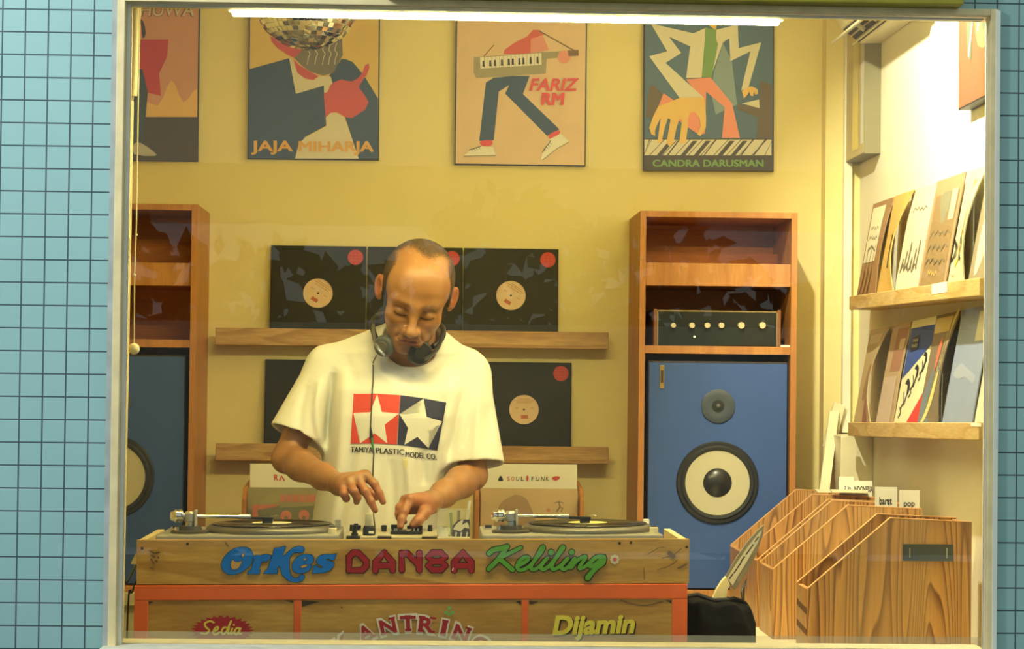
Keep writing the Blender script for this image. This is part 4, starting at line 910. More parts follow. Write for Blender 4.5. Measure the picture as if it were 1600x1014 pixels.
# thin light edge of the front board, screw heads and stains
A = Art(onY(YB-.0003)); stain = flatm('board_stain', ph(104, 74, 30, .72)); stain2 = flatm('board_stain_dark', ph(84, 56, 24, .72))
for (x, y) in ((222, 857), (293, 850), (986, 848), (1073, 855), (968, 849)): A.disc(mat('screw_head', (.05, .035, .02), .5, .5), (x, y), 2.3, n=12, keep=x != 222)
for pts, w in (([(234, 861), (240, 864)], 3.5), ([(238, 868), (241, 870)], 4.5), ([(243, 864), (249, 863)], 2.5), ([(236, 874), (240, 880)], 3), ([(243, 876), (245, 877)], 3), ([(235, 887), (239, 889)], 2.5), ([(247, 870), (248, 872)], 2), ([(352, 848), (356, 853)], 3), ([(1046, 864), (1052, 869)], 7), ([(1034, 872), (1050, 868), (1064, 858)], 1.6), ([(1060, 888), (1072, 882)], 3), ([(1006, 888), (1007, 905)], 1.2), ([(1012, 866), (1030, 856), (1040, 856)], 1.3), ([(1028, 890), (1046, 884), (1058, 876)], 1.4)):
    A.stroke(stain, pts, w, 4, keep=w != 3.5)
A.build('stains', case)
def orkes():
    A = Art(onY(YB-.0008), (330, 840, 6.957)); bl = mat('sign_blue', ph(16, 100, 160, .85), .4); dk = mat('sign_outline', (.02, .025, .03), .5); pl = mat('sign_ground', ph(165, 126, 50, .70), .55)
    O = [(350, 103), (405, 115), (440, 150), (455, 200), (445, 260), (415, 310), (360, 355), (290, 390), (210, 400), (150, 380), (118, 340), (112, 290), (130, 235), (170, 180), (225, 135), (285, 110)]
    r = [(395, 395), (400, 365), (430, 355), (470, 240), (452, 205), (490, 190), (545, 195), (575, 180), (625, 180), (653, 197), (640, 230), (600, 260), (570, 262), (552, 257), (518, 350), (538, 352), (523, 395)]
    Kp = [(570, 392), (585, 362), (610, 350), (675, 165), (674, 152), (690, 115), (740, 112), (800, 92), (812, 100), (768, 212), (830, 160), (890, 112), (950, 93), (1000, 100), (1015, 130), (995, 160), (950, 165), (910, 160), (872, 188), (850, 220), (846, 330), (866, 410), (900, 442), (938, 440), (962, 415), (985, 398), (1013, 410), (1013, 440), (980, 474), (920, 486), (860, 476), (805, 440), (772, 400), (746, 312), (735, 306), (716, 348), (724, 362), (714, 392)]
    e = [(1040, 179), (1095, 190), (1115, 225), (1108, 262), (1072, 296), (1095, 305), (1075, 345), (1020, 380), (950, 388), (900, 370), (880, 330), (886, 280), (920, 226), (975, 190)]
    s = [(1150, 228), (1178, 198), (1230, 180), (1300, 182), (1365, 172), (1338, 243), (1304, 242), (1275, 226), (1245, 240), (1300, 258), (1336, 270), (1330, 312), (1290, 355), (1230, 380), (1150, 387), (1100, 387), (1116, 308), (1138, 297), (1166, 326), (1205, 330), (1222, 320), (1180, 300), (1142, 268)]
    for k, (P, sm) in enumerate(((O, 4), (r, 0), (Kp, 0), (e, 4), (s, 0))):
        if sm: P = [(p.x, p.y) for p in catmull([(a, b, 0) for a, b in P], sm, True)]
        A.stroke(dk, P+[P[0]], 11, 0, keep=k > 0)
    for k, (P, sm) in enumerate(((O, 4), (r, 0), (Kp, 0), (e, 4), (s, 0))): A.poly(bl, P, sm, keep=k > 0)
    holes = ([(232, 240), (262, 264), (300, 268), (322, 256), (335, 244), (325, 285), (300, 325), (262, 350), (228, 343), (213, 310), (216, 268)], [(330, 190), (348, 164), (361, 182), (350, 212), (336, 206)], [(1002, 236), (1024, 220), (1034, 236), (1014, 250)], [(966, 315), (1010, 296), (1052, 296), (1030, 319), (986, 327)])
    for k, P in enumerate(holes): A.stroke(dk, P+[P[0]], 9, 0, keep=k > 0)
    for k, P in enumerate(holes): A.poly(pl, P, keep=k > 0)
    A.build('blue_lettering', case, 'blue hand-painted word with dark outline')
orkes()
def dansa():
    A = Art(onY(YB-.0008), (530, 840, 6.957)); cr = mat('sign_crimson', (.36, .018, .035), .4); dk = mat('sign_outline_red', (.05, .012, .015), .5)
    a1 = [(395, 355), (395, 268), (440, 218), (490, 165), (535, 218), (582, 268), (582, 355)]
    S = [[(108, 355), (108, 210), (155, 165), (205, 165), (250, 210), (295, 255), (295, 305), (250, 355), (108, 355)], a1, [(395, 305), (582, 305)], [(680, 350), (680, 168), (735, 168), (782, 212), (828, 258), (872, 300)], [(872, 350), (872, 168)],
         [(1015, 165), (1105, 165), (1152, 210), (1105, 255), (1152, 305), (1105, 350), (1015, 350), (970, 305), (1015, 255), (970, 210), (1015, 165)], [(1015, 257), (1105, 257)], [(x+855, y) for x, y in a1], [(1250, 305), (1437, 305)]]
    for k, P in enumerate(S): A.stroke(dk, P, 78, 0, keep=k > 0)
    for k, P in enumerate(S): A.stroke(cr, P, 60, 0, keep=k > 0)
    w = mat('sign_highlight', (.8, .6, .6), .5); A.stroke(w, [(1240, 335), (1232, 355)], 16, 0)
    A.build('crimson_lettering', case, 'crimson rounded pixel-style capitals with dark outline')
dansa()
def keliling():
    A = Art(onY(YB-.0008), (750, 840, 6.957)); g = mat('sign_green', ph(90, 146, 34, .9), .4); dk = mat('sign_outline_green', (.02, .03, .012), .5)
    S = [([(98, 172), (150, 132), (225, 118), (295, 98)], 52), ([(292, 100), (240, 180), (185, 250), (95, 340)], 50), ([(445, 108), (330, 165), (215, 225)], 38), ([(205, 225), (280, 285), (352, 350)], 50),
         ([(425, 300), (505, 255), (528, 222), (490, 212), (430, 255), (402, 310), (425, 350), (480, 345), (540, 310)], 40), ([(540, 310), (600, 240), (660, 165), (690, 112), (672, 108), (620, 200), (560, 300), (565, 345), (610, 338), (660, 300)], 40),
         ([(730, 225), (680, 280), (662, 325), (690, 345), (740, 318)], 42), ([(772, 160), (774, 161)], 62), ([(740, 318), (810, 240), (870, 165), (908, 112), (890, 108), (840, 195), (785, 295), (790, 342), (830, 335), (880, 300)], 40),
         ([(955, 225), (905, 280), (885, 325), (915, 345), (960, 318)], 42), ([(996, 158), (998, 159)], 58), ([(960, 318), (1030, 225), (985, 330), (1050, 255), (1130, 205), (1145, 225), (1085, 310), (1090, 338), (1150, 310), (1190, 270)], 38),
         ([(1330, 205), (1270, 210), (1205, 265), (1190, 305), (1225, 310), (1290, 262), (1340, 208), (1352, 240), (1330, 285), (1260, 335), (1200, 395), (1172, 438)], [44, 44, 44, 44, 44, 44, 44, 44, 44, 46, 56, 62])]
    for k, (P, w) in enumerate(S): A.stroke(dk, P, [a+20 for a in w] if isinstance(w, list) else w+20, 4, keep=k > 0)
    for k, (P, w) in enumerate(S): A.stroke(dk, [(x+7, y+6) for x, y in P], w, 4, keep=True)
    for k, (P, w) in enumerate(S): A.stroke(g, P, w, 4, keep=k > 0)
    A.build('green_lettering', case, 'green brush-script word with dark outline')
    B = Art(onY(YB-.0008), (750, 840, 6.957)); c = mat('sign_white', (.72, .70, .55), .5)
    for i in range(8): a = 2*math.pi*i/8; B.disc(c, (1465+34*math.cos(a), 237+38*math.sin(a)), 17, n=12, keep=i > 0)
    B.disc(mat('sign_rose', ph(190, 70, 66, .7), .5), (1465, 237), 22, n=16); B.build('flower_sticker', case, 'small white flower with a pink centre')
keliling()
# stand
qs = [at(206, 1100, YB-.003), at(1074, 1100, YB-.003), at(1074.5, 912, YB-.003), at(210, 914, YB-.003)]
st = thing('orange_stand', (0, .6, 0), 'orange painted stand with lettered plywood panels under the turntable case', 'dj booth')
x0, x1 = qs[3].x, qs[2].x; zt0, zt1 = at(210, 914.5, YB-.003).z, at(1074, 912, YB-.003).z
def ztop(x): return zt0+(zt1-zt0)*(x-x0)/(x1-x0)-.0005
def rail(xa, xb, z0a, z0b, za, zb, y0=YB-.003, y1=YB+.02): return MB().prism([(xa, y0, z0a), (xb, y0, z0b), (xb, y0, zb), (xa, y0, za)], (0, y1-y0, 0))
hh = .0365
rail(x0, x1, ztop(x0)-hh, ztop(x1)-hh, ztop(x0), ztop(x1)).build('top_rail', M_orange, st, bevel=.002)
def xa(px): return at(px, 960, YB-.003).x
for a, b in ((None, xa(231)), (xa(1050), None)):
    l = x0 if a is None else a; r_ = x1 if b is None else b
    rail(l, r_, 0, 0, ztop(l)-hh-.0005, ztop(r_)-hh-.0005).build('post', M_orange, st, bevel=.002)
for a, b in ((459, 470.5), (815, 826)): rail(xa(a), xa(b), .1, .1, ztop(xa(a))-hh-.0005, ztop(xa(b))-hh-.0005, YB-.0025, YB+.005).build('divider', M_orange, st, bevel=.0015)
rail(x0, x1, .06, .06, .1, .1).build('bottom_rail', M_orange, st, bevel=.002)
for x in (x0, x1-.04): MB().box(x, x+.04, .78, .82, 0, .735).build('post', M_orange, st, bevel=.002)
for x in (x0+.004, x1-.024): MB().box(x, x+.02, YB+.02, .78, .1, .735).build('side_panel', M_ply, st)
for k, (a, b) in enumerate(((231, 459), (470.5, 815), (826, 1050))):
    m = MB(); m.box(xa(a)-.004, xa(b)+.004, YB-.0005, YB+.010, .1, ztop(xa(a))-hh+.004); m.build('plywood_panel', M_ply, st)
YP = YB-.0008
A = Art(onY(YP)); dirt = flatm('panel_dirt', ph(60, 44, 20, .7)); A.step()
for pts in ([(472, 938), (500, 940), (486, 944), (472, 948)], [(445, 938), (458, 938), (458, 942)], [(805, 939), (814, 939), (814, 945)], [(827, 939), (842, 940), (832, 944), (827, 944)], [(232, 940), (240, 940), (233, 944)], [(1040, 938), (1049, 938), (1049, 943)]): A.poly(dirt, pts, keep=True)
A.stroke(stain, [(970, 938), (990, 944), (1010, 946), (1035, 940)], 2.2, 4, keep=True); A.disc(dirt, (534, 949), 1.3, n=8, keep=True)
A.build('dirt_marks', st)
def sedia():
    A = Art(onY(YP-.0006)); rd = mat('sign_brickred', ph(140, 30, 24, .62), .45); ye = mat('sign_yellow', ph(222, 184, 48, .72), .45)
    P = []; n = 27
    for i in range(n*2):
        a = 2*math.pi*i/(n*2); k = 1.0 if i % 2 == 0 else .84; P.append((347.5+50*k*math.cos(a), 985+23.5*k*math.sin(a)))
    A.poly(rd, P)
    S = [[(334, 972.5), (328, 970.5), (320, 974), (322, 980), (327, 985), (322, 990), (314, 989.5)], [(334, 986), (340, 983.5), (341, 980), (337, 980.5), (333, 987), (336, 991.5), (343, 988)],
         [(356, 981), (350, 980.5), (346, 987), (349, 991), (354, 986), (361, 970.5)], [(358, 981), (356, 990), (361, 989)], [(363, 982), (360.5, 990), (365, 989)], [(376, 982), (370, 981.5), (366, 988), (370, 991), (375, 983), (373.5, 990), (377, 990)]]
    for k, s in enumerate(S): A.stroke(ye, s, 3.0, 5, keep=k > 0)
    A.disc(ye, (365.5, 976.5), 1.6, n=10, keep=True)
    A.build('red_starburst_lettering', st, 'red starburst with a yellow script word')
sedia()
def mantring():
    A = Art(onY(YP-.0006)); rd = mat('sign_brickred', ph(140, 30, 24, .62), .45); cr = mat('sign_cream', ph(214, 196, 124, .72), .5)
    L = [('K', 536, 1004, -.62), ('A', 571, 988, -.42), ('N', 606, 978, -.22), ('T', 637.5, 973.5, -.04), ('R', 667, 975.5, .10), ('I', 694, 980.5, .2), ('N', 721, 989, .34), ('G', 751, 1006, .58)]
    for k, (c, x, y, r) in enumerate(L): A.text(cr, c, x, y, 27 if c != 'I' else 27, 31 if c not in 'I' else 14, .09, 0, r, keep=k > 0, center=True)
    for k, (c, x, y, r) in enumerate(L): A.text(rd, c, x, y, 23, 25 if c not in 'I' else 8, .035, 0, r, keep=k > 0, center=True)
    for k, (c, x, y, r) in enumerate(L):
        if c in 'ANTRI':      # slab serifs
            for dy in (-10.5, 10.5):
                if c in 'A' and dy < 0: continue
                for dx in ((-8.5, 8.5) if c not in 'TI' else (0,)):
                    if c == 'N' and ((dx > 0) == (dy > 0)): continue
                    cs, sn = math.cos(r), math.sin(r); X = x+dx*cs-dy*sn; Y = y+dx*sn+dy*cs
                    A.stroke(rd, [(X-5*cs, Y-5*sn), (X+5*cs, Y+5*sn)], 3.4, 0, keep=True, square=True)
    g = mat('sign_leafgreen', ph(100, 150, 60, .7), .5)
    for k, (dx, dy) in enumerate(((0, -6), (-5, 1), (5, 1), (0, 4))): A.disc(g, (702+dx, 956+dy), 3, n=10, keep=k > 0)
    A.build('red_arched_lettering', st, 'dark red capitals with cream outline set in an arch')
mantring()
def dijamin():
    A = Art(onY(YP-.0006)); ye = mat('sign_yellow', ph(222, 184, 48, .72), .45); dk = mat('sign_shadow', (.03, .02, .015), .6)
    for m, dx, dy, b in ((dk, 2, 1.6, .045), (dk, 1, .8, .045), (ye, 0, 0, .042)): A.text(m, 'Dijamin', 863+dx, 991+dy, 29.5, 127, b, .22, -.025)
    A.build('yellow_lettering', st, 'yellow slanted word with black drop shadow')
dijamin()
# paper and cable at the stand's left side
a = at(209, 868, .45); t = thing('paper_slip', a, 'small white paper slip sticking out left of the turntable case', 'paper')
MB().prism([at(213, 862, .45), at(204, 881, .45), at(213, 882, .45)], (0, .001, 0)).build('slip', M_paper, t)
t = thing('black_cable', at(200, 900, .5), 'black cable looping down left of the orange stand', 'cable')
MB().tube([(p.x, p.y, p.z) for p in catmull([at(214, 878, .55), at(206, 896, .52), at(197, 912, .5), at(190, 926, .5), (at(188, 940, .5).x, .5, .3), (at(188, 940, .5).x, .5, .004)], 6)], .003, 8).build('cable', M_black, t, smooth=True)
t = thing('black_cable', at(200, 940, .52), 'second black cable hanging straighter behind the looping one', 'cable')
MB().tube([(p.x, p.y, p.z) for p in catmull([at(213, 906, .58), at(206, 926, .56), at(200, 948, .56), (at(197, 960, .56).x, .56, .3), (at(197, 960, .56).x, .56, .004)], 6)], .0025, 8).build('cable', M_black, t, smooth=True)

# ------------------------------------------------------------------ turntables
def make_deck():
    """turntable seen from behind: tonearm on the left; origin at the middle of the plinth's front lower edge (rear side of the deck)"""
    W, D, H = .453, .350, .05
    t = thing('turntable', (0, 0, 0), None, None)
    m = MB(); m.hexa([(-W/2, 0, 0), (W/2, 0, 0), (W/2, D, 0), (-W/2, D, 0), (-W/2+.002, .002, H), (W/2-.002, .002, H), (W/2-.002, D-.002, H), (-W/2+.002, D-.002, H)])
    m.build('plinth', M_silver, t, bevel=.003)
    for x in (-.165, .10): MB().box(x, x+.05, -.0012, .002, H-.022, H-.012).build('hinge_slot', M_dark, t)
    for x in (-.17, .17):
        for y in (.05, .30): MB().cyl((x, y, -.018), (x, y, 0), .022, n=20).build('foot', M_black, t, smooth=True)
    c = Vector((.048, .175, H))
    p = MB(); p.lathe(c, (0, 0, 1), [(.166, .001), (.166, .006), (.162, .012), (.156, .0165), (.150, .0165), (0, .0165)], 72); p.build('platter', mat('platter_dots', (.20, .19, .17), .45, .7), t, smooth=True)
    MB().lathe(c, (0, 0, 1), [(.147, .0166), (.147, .0186), (0, .0186)], 64).build('slipmat', M_mblack, t, smooth=True)
    # tonearm
    g = Vector((-.150, .095, H))
    ba = MB().lathe(g, (0, 0, 1), [(.048, 0), (.048, .005), (.045, .007), (.030, .008), (.028, .018), (0, .018)], 40); ba.build('arm_base', mat('dark_arm_base', (.10, .09, .075), .4, .5), t, smooth=True)
    MB().box(g.x+.012, g.x+.017, g.y-.018, g.y+.018, H+.006, H+.058).build('gimbal_bracket', mat('pale_bracket', (.52, .53, .50), .4, .4), t, bevel=.001)
    a0 = g+Vector((0, 0, .042)); tip = Vector((.026, .140, H+.037)); d = (tip-a0).normalized()
    ar = MB(); ar.tube([a0+d*.012, a0+d*.10, tip-d*.032], .0046, 12); arm = ar.build('tonearm', M_chrome, t, smooth=True)
    MB().cyl(tip-d*.060, tip-d*.03, .0062, n=16).build('collar', mat('bright_collar', (.85, .85, .82), .25, .8), arm, smooth=True)
    hs = MB(); sx = Vector((-d.y, d.x, 0)).normalized(); hs.prism([tip-d*.03+sx*.007, tip+d*.028+sx*.009, tip+d*.028-sx*.009, tip-d*.03-sx*.007], (0, 0, -.006)); hs.prism([tip+d*.002+sx*.007, tip+d*.026+sx*.007, tip+d*.026-sx*.007, tip+d*.002-sx*.007], (0, 0, -.0165)); hs.build('headshell', M_black, arm, bevel=.001)
    MB().tube([tip+d*.024, tip+d*.034+Vector((0, 0, .004)), tip+d*.044+Vector((0, 0, .002))], .0014, 6).build('finger_lift', M_chrome, arm, smooth=True)
    MB().lathe(a0-d*.016, tuple(-d), [(.006, -.02), (.008, 0), (.0155, .004), (.0165, .006), (.0165, .012), (.0145, .0125), (.0145, .016), (.0165, .0165), (.0165, .021), (.0125, .025), (.011, .032), (.006, .034), (0, .034)], 36).build('counterweight', M_chrome, arm, smooth=True)
    MB().lathe(a0-Vector((0, 0, .024)), (0, 0, 1), [(.012, 0), (.012, .010), (.016, .012), (.016, .030), (.010, .036), (0, .036)], 28).build('pivot_housing', M_alu, t, smooth=True)
    MB().cyl(g+Vector((-.03, -.012, .006)), g+Vector((-.03, -.012, .016)), .007, n=16).build('arm_lock_knob', M_chrome, t, smooth=True)
    MB().box(.203, .219, .30, .315, H, H+.020).build('stop_button', M_whitep, t, bevel=.002)
    MB().lathe((.207, .055, H), (0, 0, 1), [(.011, 0), (.011, .014), (.009, .016), (0, .016)], 24).build('strobe_lamp', mat('cream_strobe', (.75, .70, .5), .35), t, smooth=True)
    MB().box(.1995, .2145, .048, .062, H+.016, H+.0185).build('lamp_cap', M_black, t, bevel=.0005)
    MB().box(-.215, -.190, .19, .31, H, H+.0015).build('pitch_plate', M_alu, t); MB().box(-.211, -.194, .25, .262, H+.0015, H+.009).build('pitch_slider', M_black, t, bevel=.001)
    return t
def make_record(label_mat):
    t = thing('vinyl_record', (0, 0, 0), None, None)
    n = 72; prof = [(.0035, 0), (.0035, .0018), (.052, .0018), (.0525, .0012)]
    r = .056
    while r < .146: prof += [(r, .0012), (r+.0022, .0017)]; r += .0045
    prof += [(.1475, .0017), (.150, .0014), (.1505, .0008), (.150, 0)]
    MB().lathe((0, 0, 0), (0, 0, 1), prof, n).build('disc', M_vinyl, t)
    lb = MB().lathe((0, 0, 0), (0, 0, 1), [(.05, .00185), (.05, .0022), (0, .0022)], 48); lb.build('label', label_mat, t)
    MB().lathe((0, 0, 0), (0, 0, 1), [(.0036, .002), (.0036, .013), (.002, .0145), (0, .0145)], 16).build('spindle_hole', M_chrome, t, smooth=True)
    return t
dk1 = make_deck(); dk2 = copy_tree(dk1)
xl = (at(243, 836, .42).x+at(530, 836, .42).x)/2; xr = (at(745, 836, .42).x+at(1045, 836, .42).x)/2
H0 = .05
for o, x, lb in ((dk1, xl, 'silver turntable at the left end of the plywood case'), (dk2, xr, 'silver turntable at the right end of the plywood case')):
    z = booth_z(x)+.0085-H0; o.location = (x, .418, z); o.rotation_euler = (0, -math.atan((BR.z-BL.z)/(BR.x-BL.x)), 0); tag(o, lb, 'turntable', 'turntables in the plywood case')
for o, lm, lb in ((dk1, mat('cream_record_label', (.75, .70, .52), .5), 'black vinyl record with cream label on the left turntable'), (dk2, mat('yellow_record_label', ph(212, 190, 80, .8), .5), 'black vinyl record with yellow label on the right turntable')):
    r_ = make_record(lm); r_.location = Vector(o.location)+Vector((.048, .175, H0+.0188)); r_.rotation_euler = o.rotation_euler; tag(r_, lb, 'record', 'records playing on the turntables')

# ------------------------------------------------------------------ mixer and the things around it
xm0, xm1 = at(541, 836, .42).x, at(735, 836, .42).x; zm = booth_z((xm0+xm1)/2)+.004
mx = thing('mixer', ((xm0+xm1)/2, .55, zm-.08), 'white DJ mixer between the two turntables', 'mixer')
MB().box(xm0, xm1, .412, .735, zm-.058, zm).build('chassis', mat('off_white_metal', (.50, .47, .36), .45), mx, bevel=.002)
for a, b in ((541, 563), (590, 611.5), (659, 683)): MB().box(at(a, 838, .41).x, at(b, 838, .41).x, .408, .440, zm-.012, zm+.0012).build('rear_socket', M_black, mx, bevel=.001)
for px, Y in ((550, .62), (556, .67), (600, .62), (672, .64), (696, .60)): p = at(px, 826, Y); MB().cyl((p.x, Y, zm), (p.x, Y, zm+.016), .0065, .0055, n=16).build('knob', M_black, mx, smooth=True)
for px in (560, 600, 640): x = at(px, 830, .70).x; MB().box(x-.003, x+.003, .655, .725, zm, zm+.0012).build('fader_slot', M_dark, mx); MB().box(x-.007, x+.007, .68, .69, zm+.0012, zm+.011).build('fader', M_black, mx, bevel=.001)
p = at(554, 832, .46); k = thing('cable_plug', (p.x, .46, zm), 'small black plug standing left of the capped bottle on the mixer', 'plug')
MB().lathe((p.x, .46, zm), (0, 0, 1), [(.0085, 0), (.0085, .006), (.006, .007), (.0062, .018), (.0056, .026), (0, .026)], 18).build('plug', M_black, k, smooth=True)
p = at(576.5, 832, .47); k = thing('glue_bottle', (p.x, .47, zm), 'black bottle with a cloudy clear cap on the mixer', 'bottle')
MB().lathe((p.x, .47, zm), (0, 0, 1), [(.0155, 0), (.0155, .016), (.0135, .022), (.012, .024), (0, .024)], 28).build('bottle_body', M_black, k, smooth=True)
MB().lathe((p.x, .47, zm+.0243), (0, 0, 1), [(.0105, 0), (.0095, .026), (.0085, .028), (0, .028)], 28).build('cap', mat('cloudy_plastic', (.62, .60, .46), .35, alpha=.62), k, smooth=True)
MB().lathe((p.x, .47, zm+.0242), (0, 0, 1), [(.005, 0), (.004, .018), (.0, .019)], 16).build('nozzle', mat('grey_nozzle', (.16, .18, .17), .4), k, smooth=True)
p2_ = at(580, 829, .452); MB().obox((p2_.x, .4545, zm+.008), (.013, .004, .006)).build('white_mark', M_paper, k, bevel=.001)
def pad():
    a = at(610, 832, .50); b = at(660, 832, .50)
    k = thing('effects_pad', ((a.x+b.x)/2, .53, zm), 'black control pad with chrome posts under the man\'s fingertip', 'controller')
    MB().box(a.x, b.x, .498, .585, zm+.0006, zm+.009).build('body', mat('black_gloss', (.02, .02, .02), .2), k, bevel=.002)
    MB().box(a.x, a.x+.020, .575, .587, zm+.009, zm+.020).build('end_block', M_black, k, bevel=.001); MB().box(b.x-.028, b.x, .575, .587, zm+.009, zm+.018).build('end_block', M_black, k, bevel=.001)
    for px in (617, 620, 647, 653): x = at(px, 830, .51).x; MB().cyl((x, .508, zm+.009), (x, .508, zm+.0155), .0022, n=12).build('chrome_post', M_chrome, k, smooth=True)
    return zm+.009
pad()
def pot():
    a = at(683, 838, .44); b = at(735, 838, .44); x0, x1 = a.x, b.x; h = .066
    k = thing('plastic_box', ((x0+x1)/2, .47, zm), 'clear plastic box of stickers and pens right of the mixer', 'box')
    cl = bpy.data.materials.new('clear_plastic'); cl.use_nodes = True; b_ = cl.node_tree.nodes['Principled BSDF']; b_.inputs['Base Color'].default_value = (.8, .75, .5, 1); b_.inputs['Alpha'].default_value = .22; b_.inputs['Roughness'].default_value = .12
    zb = zm+.0015; m = MB()
    m.box(x0, x1, .442, .4435, zb, zb+h); m.box(x0, x1, .502, .5035, zb, zb+h); m.box(x0, x0+.0015, .4435, .502, zb, zb+h); m.box(x1-.0015, x1, .4435, .502, zb, zb+h); m.box(x0+.0015, x1-.0015, .4435, .502, zb, zb+.0015)
    m.build('walls', cl, k)
    A = Art(onY(.4415)); g = flatm('sticker_pale', ph(196, 180, 110, .75)); d = flatm('sticker_grey', ph(70, 62, 44, .75)); w = flatm('sticker_white', (.75, .72, .55))
    A.poly(d, [(706, 838), (707, 822), (716, 812), (734, 812), (734, 839), (716, 839)])
    A.poly(w, [(708, 826), (716, 816), (724, 812), (722, 820), (730, 816), (733, 826), (726, 824), (720, 830), (712, 828)], 2); A.poly(g, [(685, 838), (686, 822), (694, 826), (698, 824), (700, 839)], 2)
    for x in (712, 720, 729): A.stroke(w, [(x, 839), (x+1, 832)], 2, 0, keep=True)
    A.build('sticker', k)
    z = zb+.0016
    for px, y, dx, dz, mt, nm, lb in ((727, .47, .014, .085, M_whitep, 'marker_pen', 'white pen standing in the clear plastic box'), (715, .48, .004, .06, M_black, 'marker_pen', 'black pen standing in the clear plastic box'), (706, .47, -.004, .055, mat('green_pen', (.05, .16, .09), .4), 'marker_pen', 'dark green pen standing in the clear plastic box')):
        x = at(px, 838, .46).x; pn = thing(nm, (x, y, z), lb, 'pen', 'pens in the clear box'); MB().tube([(x, y, z), (x+dx*.5, y, z+dz*.7)], .0035, 10).build('barrel', mt, pn, smooth=True); MB().tube([(x+dx*.5, y, z+dz*.7), (x+dx*.7, y, z+dz)], .004, 10).build('cap', mt, pn, smooth=True)
    x = at(695, 838, .46).x; tp = thing('tape_roll', (x, .475, z), 'pale roll of tape lying in the clear plastic box', 'tape'); MB().lathe((x, .475, z), (0, 0, 1), [(.009, 0), (.015, 0), (.015, .016), (.009, .016), (.009, 0)], 28).build('roll', flatm('sticker_pale', (.6, .55, .4)), tp, smooth=True)
pot()

# ------------------------------------------------------------------ record bins behind the man
def shop_bin(px0, px1, side, Y, topy, label):
    a = at(px0, topy, Y); b = at(px1, topy, Y)
    t = thing('record_crate', ((a.x+b.x)/2, Y+.1, 0), label, 'record bin', 'wooden record crates on legs behind the man')
    z0 = .70; w = .014; zt = a.z
    def pan(x): 
        MB().prism([(x, Y, z0), (x, Y+.27, z0), (x, Y+.27, zt+.02), (x, Y+.05, zt+.005), (x, Y, zt-.03)], (w, 0, 0)).build('side_panel', M_teak, t, bevel=.003)
    pan(a.x-w-.002); pan(b.x+.002)
    MB().box(a.x-.002, b.x+.002, Y, Y+.27, z0, z0+.014).build('bottom_panel', M_teak, t); MB().box(a.x-.002, b.x+.002, Y-.001, Y+.012, z0+.014, z0+.09).build('front_panel', M_teak, t); MB().box(a.x-.002, b.x+.002, Y+.256, Y+.27, z0+.014, zt).build('back_panel', M_teak, t)
    for x in (a.x-.012, b.x-.02):
        for y in (Y+.01, Y+.23): MB().box(x, x+.03, y, y+.03, 0, z0).build('leg', M_teak, t)
    return a.x, b.x, z0+.0145
M_clear = bpy.data.materials.new('shiny_plastic_wrap'); M_clear.use_nodes = True; _b = M_clear.node_tree.nodes['Principled BSDF']; _b.inputs['Base Color'].default_value = (.85, .8, .6, 1); _b.inputs['Alpha'].default_value = .20; _b.inputs['Roughness'].default_value = .12
_n = M_clear.node_tree.nodes.new('ShaderNodeTexNoise'); _n.inputs['Scale'].default_value = 14; _n.inputs['Distortion'].default_value = 1.5; _bp = M_clear.node_tree.nodes.new('ShaderNodeBump'); _bp.inputs['Strength'].default_value = .8; _bp.inputs['Distance'].default_value = .02
_tc = M_clear.node_tree.nodes.new('ShaderNodeTexCoord'); M_clear.node_tree.links.new(_tc.outputs['Object'], _n.inputs['Vector']); M_clear.node_tree.links.new(_n.outputs['Fac'], _bp.inputs['Height']); M_clear.node_tree.links.new(_bp.outputs[0], _b.inputs['Normal'])
def front_record(x0, x1, z0, zt, Y, face, label, art):
    t = thing('record_sleeve', ((x0+x1)/2, Y, z0), label, 'record', 'front records in the crates behind the man')
    MB().box(x0, x1, Y, Y+.004, z0, zt).build('sleeve', face, t)
    A = Art(onY(Y-.0003)); art(A); A.build('print', t)
    nx, nz = 24, 16; V = []
    for j in range(nz+1):
        for i in range(nx+1): V.append((x0-.001+(x1-x0+.002)*i/nx, Y-.004-.0022*math.sin(i*1.3+j*.7)*math.sin(j*.9+i*.35), z0+(zt+.002-z0)*j/nz))
    m = MB(); m.add(V, [(j*(nx+1)+i, j*(nx+1)+i+1, (j+1)*(nx+1)+i+1, (j+1)*(nx+1)+i) for j in range(nz) for i in range(nx)]); m.build('plastic_wrap', M_clear, t, smooth=True)
def divider(x0, x1, z0, zt, Y, label, art):
    t = thing('divider_card', ((x0+x1)/2, Y, z0), label, 'card', 'white divider cards in the crates behind the man')
    MB().box(x0, x1, Y, Y+.003, z0, zt).build('card', M_paper, t)
    A = Art(onY(Y-.0004)); art(A); A.build('lettering', t)
YC = 1.93
x0, x1, zb = shop_bin(750, 905, 0, YC, 765, 'wooden record crate behind the man, right side, funk divider on top')
def fr1(A):
    A.poly(flatm('sleeve_shadow_brown', ph(140, 96, 40, .75)), [(775, 830), (780, 790), (800, 775), (812, 774), (826, 785), (836, 830)], 3)
    d = flatm('sleeve_dark_brown', ph(70, 46, 20, .75)); A.stroke(d, [(866, 786), (873, 784), (881, 786)], 1.4, 0); A.stroke(d, [(873, 784), (875, 792), (870, 799)], 2.4, 0, keep=True); A.stroke(d, [(875, 792), (879, 794), (877, 799)], 1.8, 0, keep=True)
    A.disc(flatm('sleeve_brick', ph(190, 92, 44, .85)), (857, 797), 3, keep=True); A.stroke(d, [(874, 812), (894, 812)], 1.2, 0, keep=True)
front_record(x0+.004, x1-.003, zb, at(800, 763, YC+.03).z, YC+.03, flatm('sleeve_caramel', ph(190, 146, 66, .85)), 'tan record in shiny plastic at the front of the right crate', fr1)
